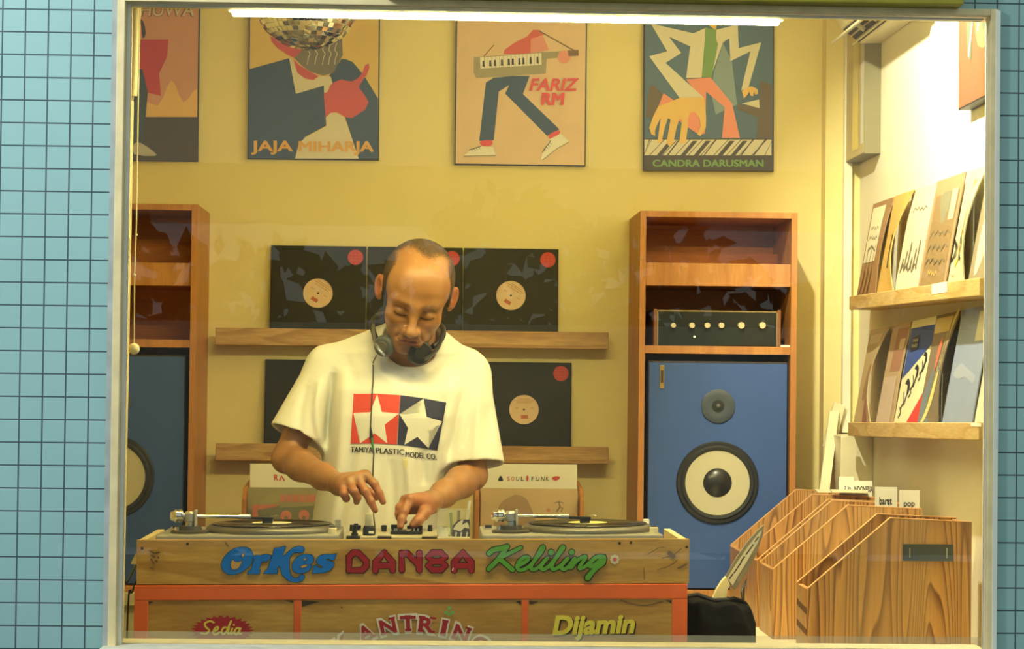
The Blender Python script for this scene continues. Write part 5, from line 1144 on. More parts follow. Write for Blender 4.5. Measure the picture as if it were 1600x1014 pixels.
def dv1(A):
    bk = M_ink; rd = flatm('divider_red', ph(176, 64, 40, .8))
    A.poly(bk, [(779, 748), (782, 743), (785, 747), (786, 751), (779, 751)], 2)
    for k, (c, x, m) in enumerate((('S', 792, rd), ('O', 799, rd), ('U', 806.5, bk), ('L', 814, bk), ('F', 830.5, bk), ('U', 838, bk), ('N', 846, bk), ('K', 853, bk))): A.text(m, c, x, 751, 6.5, 4.6, .008, keep=k > 0)
    A.poly(rd, [(822.5, 744), (825, 743), (826, 748), (824, 752), (822, 749)], 2, keep=True); A.poly(rd, [(862, 747), (868, 744), (875, 745), (873, 749), (867, 751)], 2, keep=True)
divider(x0+.004, x1-.001, zb, at(800, 725, YC+.09).z, YC+.09, 'white divider card lettered SOUL FUNK in the right crate', dv1)
x0, x1, zb = shop_bin(386, 520, 0, YC, 765, 'wooden record crate behind the man, left side, half hidden by his arm')
def fr2(A):
    r = flatm('sleeve_poppy', ph(176, 70, 36, .75)); d = flatm('sleeve_bottle_green', ph(60, 60, 28, .7))
    A.poly(d, [(386, 795), (520, 789), (520, 840), (386, 840)]); A.poly(r, [(394, 789), (435, 788), (430, 795), (412, 797), (400, 812), (394, 812)])
    for k, x in enumerate((442, 452, 462, 472, 482, 490)): A.poly(r, [(x-4, 773), (x+4, 772), (x+4, 784), (x-4, 785)], keep=k > 0)
    A.disc(r, (447, 806), 8.5); A.disc(r, (475, 805), 8.5, keep=True); A.disc(d, (447, 809), 3, keep=False); A.disc(d, (475, 809), 3, keep=True); A.poly(d, [(402, 797), (438, 790), (436, 802), (404, 807)], keep=True)
front_record(x0+.002, x1-.003, zb, at(450, 762, YC+.03).z, YC+.03, flatm('sleeve_olive_green', ph(124, 106, 42, .72)), 'green and red record in shiny plastic at the front of the left crate', fr2)
def dv2(A):
    r = flatm('divider_red', ph(176, 64, 40, .8)); A.text(r, 'R', 428, 750, 9, 7, .04); A.stroke(r, [(437, 750), (440, 744), (444, 750)], 2.4, 0, keep=True)
divider(x0+.002, x1-.001, zb, at(440, 725, YC+.09).z, YC+.09, 'white divider card with red lettering behind the man\'s arm', dv2)

# ------------------------------------------------------------------ the man: distance-field body, shirt and trousers
class Field:
    def __init__(s, lo, hi, h):
        s.lo = np.array(lo, float); s.h = h; s.n = np.ceil((np.array(hi)-s.lo)/h).astype(int)+1; s.v = np.full(s.n, 1.0, np.float32)
        s.ax = [s.lo[i]+h*np.arange(s.n[i]) for i in range(3)]
    def win(s, lo, hi, m):
        sl = []
        for i in range(3):
            a = int(max(0, np.floor((lo[i]-m-s.lo[i])/s.h))); b = int(min(s.n[i], np.ceil((hi[i]+m-s.lo[i])/s.h)+1)); sl.append(slice(a, max(a, b)))
        X = s.ax[0][sl[0]].astype(np.float32)[:, None, None]; Y = s.ax[1][sl[1]].astype(np.float32)[None, :, None]; Z = s.ax[2][sl[2]].astype(np.float32)[None, None, :]
        return tuple(sl), X, Y, Z
    def add(s, prim, k=.01):
        fn, lo, hi = prim; sl, X, Y, Z = s.win(lo, hi, k+3*s.h); d = fn(X, Y, Z); a = s.v[sl]
        if a.size: h = np.maximum(k-np.abs(a-d), 0)/k; s.v[sl] = np.minimum(a, d)-h*h*k*.25
    def sub(s, prim, k=.004):
        fn, lo, hi = prim; sl, X, Y, Z = s.win(lo, hi, k+3*s.h); d = -fn(X, Y, Z); a = s.v[sl]
        if a.size: h = np.maximum(k-np.abs(a-d), 0)/k; s.v[sl] = np.maximum(a, d)+h*h*k*.25
    def mesh(s, relax=2):
        v = s.v; S = v < 0; n = s.n
        cnt = np.zeros(n-1, np.uint8)
        for dx in (0, 1):
            for dy in (0, 1):
                for dz in (0, 1): cnt += S[dx:n[0]-1+dx, dy:n[1]-1+dy, dz:n[2]-1+dz]
        idx = np.argwhere((cnt > 0) & (cnt < 8)); del cnt
        acc = np.zeros((len(idx), 3)); num = np.zeros(len(idx)); C = [(a, b, c) for a in (0, 1) for b in (0, 1) for c in (0, 1)]
        for a in C:
            for ax_ in range(3):
                if a[ax_]: continue
                b = list(a); b[ax_] = 1
                va = v[idx[:, 0]+a[0], idx[:, 1]+a[1], idx[:, 2]+a[2]]; vb = v[idx[:, 0]+b[0], idx[:, 1]+b[1], idx[:, 2]+b[2]]
                cr = (va < 0) != (vb < 0); t = np.where(cr, va/np.where(cr, va-vb, 1), 0)
                P = np.array(a, float)[None, :].repeat(len(idx), 0); P[:, ax_] += t; acc += P*cr[:, None]; num += cr
        V = s.lo+(idx+acc/num[:, None])*s.h
        ids = np.full(n-1, -1, np.int32); ids[idx[:, 0], idx[:, 1], idx[:, 2]] = np.arange(len(idx)); Q = []
        for ax_ in range(3):
            o = [1, 1, 1]; o[ax_] = 0
            A = S[o[0]:n[0]-1, o[1]:n[1]-1, o[2]:n[2]-1] if ax_ != 99 else None
            sh = [slice(1, n[i]-1) for i in range(3)]; sh[ax_] = slice(0, n[ax_]-1); s2 = list(sh); s2[ax_] = slice(1, n[ax_])
            a = S[tuple(sh)]; b = S[tuple(s2)]; E = np.argwhere(a != b); fl = a[E[:, 0], E[:, 1], E[:, 2]]
            E = E+np.array([0 if i == ax_ else 1 for i in range(3)]); u, w = [(1, 2), (2, 0), (0, 1)][ax_]
            def cid(du, dw):
                e = E.copy(); e[:, u] -= du; e[:, w] -= dw; return ids[e[:, 0], e[:, 1], e[:, 2]]
            q = np.stack([cid(1, 1), cid(0, 1), cid(0, 0), cid(1, 0)], 1); q[~fl] = q[~fl][:, ::-1]; Q.append(q)
        Q = np.concatenate(Q); Q = Q[(Q >= 0).all(1)]
        e = np.concatenate([Q[:, [0, 1]], Q[:, [1, 2]], Q[:, [2, 3]], Q[:, [3, 0]]])
        for _ in range(relax):
            sm = np.zeros_like(V); c = np.zeros(len(V))
            for i, j in ((0, 1), (1, 0)):
                for d in range(3): sm[:, d] += np.bincount(e[:, i], V[e[:, j], d], len(V))
                c += np.bincount(e[:, i], minlength=len(V))
            V = V*.45+.55*sm/np.maximum(c, 1)[:, None]
        return V, Q
def np_mesh(name, V, Q, mats, parent, smooth=True):
    me = bpy.data.meshes.new(name); O = origin_of(parent) if parent else Vector((0, 0, 0)); V = V-np.array(O)
    me.vertices.add(len(V)); me.vertices.foreach_set('co', V.ravel()); me.loops.add(Q.size); me.polygons.add(len(Q))
    me.loops.foreach_set('vertex_index', Q.ravel().astype(np.int32)); me.polygons.foreach_set('loop_start', np.arange(0, Q.size, Q.shape[1], dtype=np.int32))
    me.polygons.foreach_set('loop_total', np.full(len(Q), Q.shape[1], np.int32)); me.update(calc_edges=True); me.validate()
    me.polygons.foreach_set('use_smooth', [smooth]*len(me.polygons))
    for m in mats: me.materials.append(m)
    o = bpy.data.objects.new(name, me); col.objects.link(o); o.parent = parent
    return o
def cone(a, b, ra, rb):
    a = np.array(a, np.float32); b = np.array(b, np.float32); ab = b-a; L2 = float(ab@ab); r = max(ra, rb)
    def fn(X, Y, Z):
        t = np.clip(((X-a[0])*ab[0]+(Y-a[1])*ab[1]+(Z-a[2])*ab[2])/L2, 0, 1)
        return np.sqrt((X-a[0]-t*ab[0])**2+(Y-a[1]-t*ab[1])**2+(Z-a[2]-t*ab[2])**2)-(ra+(rb-ra)*t)
    return fn, np.minimum(a, b)-r, np.maximum(a, b)+r
def ell(c, r, R=None):
    c = np.array(c, np.float32); R = np.eye(3) if R is None else R; m = max(r)
    def fn(X, Y, Z):
        x, y, z = X-c[0], Y-c[1], Z-c[2]; q = [(R[0, i]*x+R[1, i]*y+R[2, i]*z)/r[i] for i in range(3)]
        k0 = np.sqrt(q[0]**2+q[1]**2+q[2]**2); k1 = np.sqrt((q[0]/r[0])**2+(q[1]/r[1])**2+(q[2]/r[2])**2)
        return k0*(k0-1)/np.maximum(k1, 1e-6)
    return fn, c-m, c+m
def chain(pts, rs): return [cone(pts[i], pts[i+1], rs[i], rs[i+1]) for i in range(len(pts)-1)]
def P3(px, py, Y): p = at(px, py, Y); return np.array((p.x, p.y, p.z))
def rotm(ax_, a):
    c, s_ = math.cos(a), math.sin(a)
    return np.array({'x': [[1, 0, 0], [0, c, -s_], [0, s_, c]], 'y': [[c, 0, s_], [0, 1, 0], [-s_, 0, c]], 'z': [[c, -s_, 0], [s_, c, 0], [0, 0, 1]]}[ax_])

# joints
HS = 1.12; Hc = P3(650, 461, .90); HR = rotm('y', math.radians(9))@rotm('z', math.radians(3))@rotm('x', math.radians(30))
def hp(x, y, z): return Hc+HR@(np.array((x, y, z))*HS)
def hell(c, r, R=None): return ell(hp(*c), [q*HS for q in r], HR if R is None else HR@R)
def hcone(a, b, ra, rb): return cone(hp(*a), hp(*b), ra*HS, rb*HS)
neck0 = P3(640, 560, 1.03); shl, shr = P3(512, 572, 1.03), P3(730, 582, 1.03)
ell_, elr = P3(448, 716, .97), P3(738, 742, .95)
wrl, wrr = P3(530, 757, .72), P3(673, 785, .69)

def torso_profile(rows, Yc, dep):
    """rows: (py, left px, right px); gives a field from superelliptic slices"""
    zz = []; cx = []; w = []; dd = []; cy = []
    for (py, l, r), d, c in zip(rows, dep, Yc):
        a, b = P3(l, py, c), P3(r, py, c); zz.append((a[2]+b[2])/2); cx.append((a[0]+b[0])/2); w.append((b[0]-a[0])/2); dd.append(d); cy.append(c)
    o = np.argsort(zz); zz = np.array(zz)[o]; cx = np.array(cx)[o]; w = np.array(w)[o]; dd = np.array(dd)[o]; cy = np.array(cy)[o]
    def fn(X, Y, Z):
        c = np.interp(Z, zz, cx).astype(np.float32); ww = np.interp(Z, zz, w).astype(np.float32); de = np.interp(Z, zz, dd).astype(np.float32); yc = np.interp(Z, zz, cy).astype(np.float32)
        q = (np.abs((X-c)/ww)**2.4+np.abs((Y-yc)/de)**2.4)**(1/2.4)
        d = (q-1)*np.minimum(ww, de)*.9
        return np.maximum(d, np.maximum(Z-zz[-1], zz[0]-Z))
    return fn, np.array((min(cx-w), min(cy-dd), zz[0])), np.array((max(cx+w), max(cy+dd), zz[-1]))
ROWS = [(556, 530, 716), (580, 508, 740), (610, 501, 751), (650, 505, 742), (700, 506, 718), (750, 499, 704), (800, 490, 698), (850, 485, 694), (930, 484, 694)]
YC_ = [1.035, 1.03, 1.02, 1.01, 1.01, 1.01, 1.01, 1.01, 1.02]; DEP = [.075, .105, .122, .124, .120, .118, .118, .118, .118]

def build_body():
    B = Field((-.46, .44, .80), (.26, 1.20, 1.72), .0022)
    inset = [(a, l+16, r-16) for a, l, r in ROWS]; B.add(torso_profile(inset, YC_, [d-.03 for d in DEP]), .02)
    for s_, n_ in ((shl, -1), (shr, 1)): B.add(cone(neck0, s_, .055, .048), .03)
    # neck
    B.add(cone(neck0+np.array((0, 0, -.02)), hp(0, .028, -.04), .068, .062), .025)
    # arms
    for s_, e_, w_, pr in ((shl, ell_, wrl, 1), (shr, elr, wrr, -1)):
        B.add(cone(s_, e_, .047, .038), .02)
        m = e_+(w_-e_)*.28; m2 = e_+(w_-e_)*.7
        for p in chain([e_, m, m2, w_], [.037, .040, .033, .0265]): B.add(p, .02)
        B.add(ell(e_+(e_-m)*.12+np.array((0, .01, -.006)), (.030, .030, .030)), .02)
    # head
    H = lambda p, k=.01: B.add(p, k*HS)
    H(hell((0, .012, .045), (.084, .100, .085)), .02); H(hell((0, -.044, .042), (.066, .054, .062)), .03); H(hell((0, -.040, -.022), (.059, .054, .074)), .03)
    H(hell((0, -.044, -.068), (.041, .046, .040)), .03); H(hell((0, -.078, -.100), (.024, .020, .017)), .022)
    for s_ in (-1, 1):
        H(hell((s_*.042, -.068, -.026), (.022, .018, .018)), .03)
        H(hcone((s_*.010, -.0945, .020), (s_*.042, -.082, .024), .008, .008), .022)
        H(hcone((s_*.046, -.03, -.050), (s_*.020, -.078, -.095), .014, .012), .03)
    for s_ in (-1, 1):
        B.sub(hell((s_*.031, -.106, .000), (.020, .016, .013)), .018*HS)
        H(hell((s_*.0315, -.0835, -.001), (.0165, .0125, .0125)), .005)
        H(hcone((s_*.016, -.0925, -.0085), (s_*.046, -.085, -.0065), .0030, .0025), .006)
        B.sub(hcone((s_*.018, -.098, .0095), (s_*.045, -.0905, .0090), .0020, .0018), .005*HS)
    H(hcone((0, -.096, .012), (0, -.1215, -.034), .0075, .0115), .016); H(hell((0, -.1235, -.037), (.0125, .0110, .0105)), .010)
    for s_ in (-1, 1):
        H(hell((s_*.0145, -.110, -.041), (.0085, .0105, .0085)), .008); B.sub(hell((s_*.0070, -.1165, -.0485), (.0036, .0055, .004)), .003*HS)
    H(hell((0, -.086, -.066), (.030, .020, .024)), .022)
    H(hcone((-.020, -.0990, -.0665), (0, -.1050, -.0645), .0042, .0055), .007); H(hcone((0, -.1050, -.0645), (.020, -.0990, -.0665), .0055, .0042), .007)
    H(hcone((-.016, -.0985, -.0755), (.016, -.0985, -.0755), .0060, .0060), .008)
    for a, b in (((-.024, -.0985, -.0712), (0, -.1105, -.0700)), ((0, -.1105, -.0700), (.024, -.0985, -.0712))): B.sub(hcone(a, b, .0019, .0019), .004*HS)
    B.sub(hell((0, -.1045, -.0865), (.016, .007, .005)), .012*HS)
    for s_ in (-1, 1):    # nasolabial folds
        B.sub(hcone((s_*.021, -.104, -.043), (s_*.031, -.092, -.070), .0016, .0014), .008*HS)
    # ears
    for s_ in (-1, 1):
        R = rotm('z', s_*-.55)@rotm('x', -.18)
        H(hell((s_*.089, .010, .000), (.0085, .0205, .0325), R), .010)
        B.sub(hell((s_*.0945, .004, .004), (.0060, .0110, .0190), R), .006*HS); H(hell((s_*.083, -.006, -.004), (.006, .006, .009), R), .006)
    # hands
    def fing(pts, rs, k=.006):
        for p in chain(pts, rs): B.add(p, k)
    # hovering right hand (left in the photo)
    Y0 = .66
    kn = [P3(571, 743, .645), P3(559, 747, .632), P3(546, 752, .622), P3(535.5, 760, .618)]
    for q, r0 in zip(kn, (.0155, .0155, .015, .0135)): B.add(cone(wrl+(q-wrl)*.05, q, .0215, r0), .016)
    B.add(ell((wrl+kn[1])/2+np.array((0, .006, -.004)), (.034, .028, .020)), .015)
    fing([kn[0], P3(585, 756, .625), P3(593, 771, .618), P3(598.5, 784, .615)], [.0125, .0108, .0098, .0084])
    fing([kn[1], P3(571, 768, .605), P3(579, 783, .600), P3(586, 797, .600)], [.0125, .0110, .0098, .0084])
    fing([kn[2], P3(553, 768, .592), P3(558, 778, .600), P3(557, 784, .616)], [.0120, .0108, .0098, .0086])
    fing([kn[3], P3(537, 772, .592), P3(541, 779, .602), P3(542, 780, .618)], [.0108, .0096, .0088, .0078])
    fing([wrl+np.array((.012, .012, -.004)), P3(560, 762, .680), P3(577, 770, .668), P3(588, 777, .655)], [.016, .0135, .0112, .0092], .010)
    # pressing left hand (right in the photo)
    kn = [P3(640, 782, .585), P3(634, 783, .607), P3(632, 788, .628), P3(634, 796, .646)]
    for q, r0 in zip(kn, (.0160, .0155, .0150, .0140)): B.add(cone(wrr+(q-wrr)*.05, q, .0220, r0), .016)
    B.add(ell((wrr+kn[1])/2+np.array((0, 0, -.004)), (.036, .030, .021)), .015)
    tip = P3(625.5, 821, .536); tip[2] = TOUCH+.0085
    fing([kn[0], P3(631, 800, .556), P3(627.5, 812, .545), tip], [.0125, .0112, .0100, .0084])
    fing([kn[1], P3(624.5, 793, .575), P3(623, 803, .572), P3(625, 810, .585)], [.0120, .0105, .0095, .0082])
    fing([kn[2], P3(624, 799, .605), P3(624, 808, .605), P3(628, 812, .615)], [.0115, .0100, .0092, .0080])
    fing([kn[3], P3(626, 806, .632), P3(627, 812, .632), P3(632, 815, .640)], [.0105, .0092, .0084, .0075])
    fing([wrr+np.array((-.004, -.016, -.012)), P3(662, 803, .600), P3(653, 814, .575), P3(644.5, 820.5, .566)], [.0175, .0145, .0120, .0095], .010)
    for q, r_ in zip(kn, (.009, .009, .0085, .008)): B.add(ell(q+np.array((0, -.004, .007)), (r_, r_, r_*.8)), .008)
    return B.mesh(2)
TOUCH = zm+.009
man = thing('person', (at(640, 700, 1.03).x, 1.03, 0), 'man in a white printed t-shirt bending over the mixer, one hand raised', 'person')
BV, BQ = build_body()
L_ = ((BV-Hc)@HR)/HS          # head coordinates of every vertex
x_, y_, z_ = L_[:, 0], L_[:, 1], L_[:, 2]; ax_ = np.abs(x_)
near_head = (np.linalg.norm(L_-np.array((0, -.01, 0)), axis=1) < .17)
def sst(a, b, t): t = np.clip((t-a)/(b-a), 0, 1); return t*t*(3-2*t)
front = near_head & (y_ < -.05)
# skin marks: r = lips, g = brows / lashes / moustache stubble, b = redder parts
lips = front*(1-sst(.7, 1.25, np.sqrt((x_/.023)**2+((z_+.0712)/.0085)**2)))
zb_ = .0235+.004*np.clip(ax_/.03, 0, 1)-(np.clip(ax_-.034, 0, 1)**2)*18
brow = front*.30*(1-sst(.5, 1.0, np.abs(z_-zb_)/.0060))*sst(.010, .016, ax_)*(1-sst(.044, .054, ax_))
zl_ = -.0100+((ax_-.031)/.016)**2*.004
lash = front*.95*(1-sst(.35, 1.0, np.abs(z_-zl_)/.0032))*(1-sst(.015, .019, np.abs(ax_-.0312)))
mous = front*.42*(1-sst(.6, 1.0, np.abs(z_+.0545-.004*(ax_/.02)**2*-1)/.0070))*(1-sst(.024, .032, ax_))
goat = front*.40*(1-sst(.5, 1.1, np.sqrt((x_/.020)**2+((z_+.098)/.016)**2)))
jawst = near_head*.16*sst(.055, .085, -z_)*(y_ < .0)
mouthl = front*.8*(1-sst(.3, 1.0, np.abs(z_+.0706)/.0024))*(1-sst(.022, .026, ax_))
dark = np.maximum.reduce([brow, lash, mous, goat, jawst, mouthl])
earr = near_head*sst(.080, .090, ax_)*(1-sst(.03, .05, np.abs(z_)))
knuck = ((BV[:, 1] < .66) & (BV[:, 2] < 1.03))*.5
rgba = np.stack([lips, dark, np.maximum(earr*.8, knuck), np.ones_like(x_)], 1).astype(np.float32)
def skin_mat():
    m = bpy.data.materials.new('tanned_skin'); m.use_nodes = True; nt = m.node_tree; L = nt.links.new; b = nt.nodes['Principled BSDF']
    at_ = nt.nodes.new('ShaderNodeAttribute'); at_.attribute_name = 'marks'; sp = nt.nodes.new('ShaderNodeSeparateColor'); L(at_.outputs['Color'], sp.inputs[0])
    tc = nt.nodes.new('ShaderNodeTexCoord'); n = nt.nodes.new('ShaderNodeTexNoise'); n.inputs['Scale'].default_value = 26; n.inputs['Detail'].default_value = 5; L(tc.outputs['Object'], n.inputs['Vector'])
    rp = nt.nodes.new('ShaderNodeValToRGB'); e = rp.color_ramp.elements; e[0].position = .3; e[0].color = (.33, .15, .055, 1); e[1].position = .7; e[1].color = (.42, .205, .078, 1); L(n.outputs['Fac'], rp.inputs[0])
    src = rp.outputs[0]
    for ch, c in (('Blue', (.42, .135, .065)), ('Red', (.36, .10, .06)), ('Green', (.035, .020, .014))):
        mx = nt.nodes.new('ShaderNodeMix'); mx.data_type = 'RGBA'; L(sp.outputs[ch], mx.inputs[0]); L(src, mx.inputs[6]); mx.inputs[7].default_value = (*c, 1); src = mx.outputs[2]
    L(src, b.inputs['Base Color']); b.inputs['Roughness'].default_value = .42; b.inputs['Subsurface Weight'].default_value = .12; b.inputs['Subsurface Radius'].default_value = (.012, .005, .003); b.inputs['Subsurface Scale'].default_value = .6
    n2 = nt.nodes.new('ShaderNodeTexNoise'); n2.inputs['Scale'].default_value = 420; L(tc.outputs['Object'], n2.inputs['Vector']); bp = nt.nodes.new('ShaderNodeBump'); bp.inputs['Strength'].default_value = .12; bp.inputs['Distance'].default_value = .001
    L(n2.outputs['Fac'], bp.inputs['Height']); L(bp.outputs[0], b.inputs['Normal']); return m
body = np_mesh('body', BV, BQ, [skin_mat()], man)
ca = body.data.color_attributes.new('marks', 'FLOAT_COLOR', 'POINT'); ca.data.foreach_set('color', rgba.ravel())
# cropped hair: a thin shell over the scalp, thinning out at the hairline
nrm = np.empty(len(body.data.vertices)*3, np.float32); body.data.vertices.foreach_get('normal', nrm); nrm = nrm.reshape(-1, 3)
yl_ = .030-.052*np.clip((.052-ax_)/.04, 0, 1)*0+(-.042)*(1-sst(.0, .052, np.abs(x_-.008)))       # hairline on top: recedes beside a middle tuft
top = sst(-.012, .030, y_-(yl_-.030))*sst(.075, .100, z_)
side = sst(.052, .075, ax_)*sst(-.058, -.040, y_-.18*(z_-.02))*sst(-.020, .004, z_+.25*np.clip(-y_, 0, 1))
back = sst(.02, .05, y_)*sst(-.07, -.045, z_)
hairm = np.maximum.reduce([top*.85, side, back])*(~((ax_ > .083) & (z_ < .036) & (y_ > -.02)))*near_head
hf = hairm[BQ].max(1) > .04; used = np.unique(BQ[hf]); rm = np.full(len(BV), -1); rm[used] = np.arange(len(used))
HV = BV[used]+nrm[used]*(.0006+.0022*hairm[used][:, None]); HQ = rm[BQ[hf]]
hm = bpy.data.materials.new('grey_cropped_hair'); hm.use_nodes = True; nt = hm.node_tree; b_ = nt.nodes['Principled BSDF']; b_.inputs['Base Color'].default_value = (.085, .060, .042, 1); b_.inputs['Roughness'].default_value = .7
a_ = nt.nodes.new('ShaderNodeAttribute'); a_.attribute_name = 'cover'; tc = nt.nodes.new('ShaderNodeTexCoord'); n_ = nt.nodes.new('ShaderNodeTexNoise'); n_.inputs['Scale'].default_value = 260; n_.inputs['Detail'].default_value = 2
nt.links.new(tc.outputs['Object'], n_.inputs['Vector']); sb_ = nt.nodes.new('ShaderNodeMath'); sb_.operation = 'MULTIPLY_ADD'; sb_.inputs[1].default_value = 1.0; sb_.inputs[2].default_value = -.62
ad = nt.nodes.new('ShaderNodeMath'); ad.operation = 'ADD'; nt.links.new(n_.outputs['Fac'], ad.inputs[0]); nt.links.new(a_.outputs['Fac'], sb_.inputs[0]); nt.links.new(sb_.outputs[0], ad.inputs[1])
mr = nt.nodes.new('ShaderNodeMapRange'); mr.inputs['From Min'].default_value = .05; mr.inputs['From Max'].default_value = .85; mr.inputs['To Max'].default_value = .82; nt.links.new(ad.outputs[0], mr.inputs['Value']); nt.links.new(mr.outputs[0], b_.inputs['Alpha'])
hair = np_mesh('hair', HV, HQ, [hm], man); fa = hair.data.attributes.new('cover', 'FLOAT', 'POINT'); fa.data.foreach_set('value', hairm[used].astype(np.float32))

# ---- t-shirt
SLl, SLr = (P3(512, 578, 1.03), P3(463, 681, .985)), (P3(729, 586, 1.03), P3(739, 727, .975))
def ridge(F_, pts, amp, sg, Yf=1.02):
    """a soft fold along photo points on the front of the cloth; amp > 0 stands out"""
    A = [P3(p.x, p.y, .92) for p in catmull([(x, y, 0) for x, y in pts], 4)]
    lo = np.min(A, 0)-sg*3; hi = np.max(A, 0)+sg*3; lo[1] = .80; hi[1] = Yf
    sl, X, Y, Z = F_.win(lo, hi, 0); r2 = np.full((X.size, 1, Z.size), 9.0, np.float32); tt = np.zeros_like(r2); n = len(A)-1
    for i, (p, q) in enumerate(zip(A[:-1], A[1:])):
        d = q-p; L2 = d[0]**2+d[2]**2
        t = np.clip(((X-p[0])*d[0]+(Z-p[2])*d[2])/L2, 0, 1); r = (X-p[0]-t*d[0])**2+(Z-p[2]-t*d[2])**2
        tt = np.where(r < r2, (i+t)/n, tt); r2 = np.minimum(r, r2)
    fade = np.sin(np.clip(tt, .02, .98)*math.pi)**.6
    F_.v[sl] -= (amp*fade*np.exp(-r2/(sg*sg))*(1-sst(Yf-.05, Yf, Y))).astype(np.float32)
def build_shirt():
    S = Field((-.46, .80, .855), (.28, 1.20, 1.50), .0032)
    S.add(torso_profile(ROWS, YC_, DEP), .02)
    for p in chain([P3(612, 530, 1.04), shl+np.array((.0, 0, .002))], [.046, .050]): S.add(p, .04)
    for p in chain([P3(668, 532, 1.04), shr+np.array((0, 0, .002))], [.046, .052]): S.add(p, .04)
    S.add(ell(P3(640, 545, 1.035), (.105, .085, .055)), .04)
    for (a, b), ra, rb in ((SLl, .060, .076), (SLr, .062, .086)):
        ax0 = (b-a)/np.linalg.norm(b-a); e = b+ax0*.08; rr = rb+(rb-ra)/np.linalg.norm(b-a)*.08
        fn, lo, hi = cone(a, e, ra, rr)
        def cut(X, Y, Z, fn=fn, b=b, ax0=ax0): return np.maximum(fn(X, Y, Z), (X-b[0])*ax0[0]+(Y-b[1])*ax0[1]+(Z-b[2])*ax0[2])
        S.add((cut, lo, hi), .03)
    # folds
    for pts, amp, sg in (([(520, 580), (512, 640), (509, 695)], -.016, .010), ([(545, 570), (536, 630), (530, 720), (524, 800)], .007, .020), ([(500, 590), (494, 640), (500, 695)], .008, .012), ([(480, 600), (470, 640), (468, 680)], -.005, .011),
                         ([(726, 600), (712, 660), (700, 715)], -.009, .010), ([(708, 590), (698, 660), (688, 740)], .008, .016), ([(748, 610), (746, 670), (740, 720)], .007, .012), ([(764, 630), (766, 690)], -.005, .011), ([(735, 640), (730, 680), (722, 700)], -.003, .008),
                         ([(555, 700), (540, 760), (530, 830)], -.006, .014), ([(585, 720), (578, 780), (574, 840)], .006, .014), ([(612, 715), (614, 770), (612, 840)], -.006, .012), ([(634, 700), (640, 760), (638, 840)], .008, .014), ([(662, 700), (660, 760)], -.006, .012), ([(690, 670), (682, 740), (672, 800)], .006, .014),
                         ([(598, 572), (640, 596), (684, 574)], -.005, .014), ([(560, 545), (590, 575), (620, 600)], .004, .013), ([(712, 560), (690, 585), (664, 602)], .004, .013), ([(540, 556), (556, 600)], -.004, .014)):
        ridge(S, pts, amp*1.5, sg)
    for (a, b), ra, rb in ((SLl, .060, .076), (SLr, .062, .086)):
        d = b-a; s0 = a+d*.92; e = b+d*.3; k = (rb-ra)
        S.sub(cone(s0, e, ra+k*.92-.012, rb+k*.3-.006), .006)
    S.sub(cone(neck0+np.array((0, -.012, -.012)), hp(0, .03, -.03), .076, .080), .008)
    # open hem
    return S.mesh(2)
SV, SQ = build_shirt()
shirt = np_mesh('t_shirt', SV, SQ, [mat('white_cotton', (.84, .83, .76), .85, bump=.15, bscale=350)], man)
shirt['label'] = 'white cotton t-shirt with red and navy star print'
sbvh = BVHTree.FromPolygons(SV.tolist(), SQ.tolist())
def on_shirt(px, py, l):
    p = at(px, py, .86); d = (p-CAM).normalized(); h = sbvh.ray_cast(p-d*.15, d)
    return (h[0]-d*(.0012+l)) if h[0] is not None else p
def cloth_poly(A, m, pts, keep=False, step=4.0):
    """polygon cut into small pieces so that it follows the cloth"""
    if not keep: A.step()
    bm = bmesh.new(); bm.faces.new([bm.verts.new((x, y, 0)) for x, y in pts]); bmesh.ops.triangulate(bm, faces=bm.faces)
    xs = [p[0] for p in pts]; ys = [p[1] for p in pts]
    for a, n in ((0, (1, 0, 0)), (1, (0, 1, 0))):
        lo, hi = (min(xs), max(xs)) if a == 0 else (min(ys), max(ys)); c = lo+step
        while c < hi:
            bmesh.ops.bisect_plane(bm, geom=bm.verts[:]+bm.edges[:]+bm.faces[:], plane_co=(c, c, 0), plane_no=n); c += step
    bm.verts.index_update(); A.put([(v.co.x, v.co.y) for v in bm.verts], [tuple(v.index for v in f.verts) for f in bm.faces], m); bm.free()
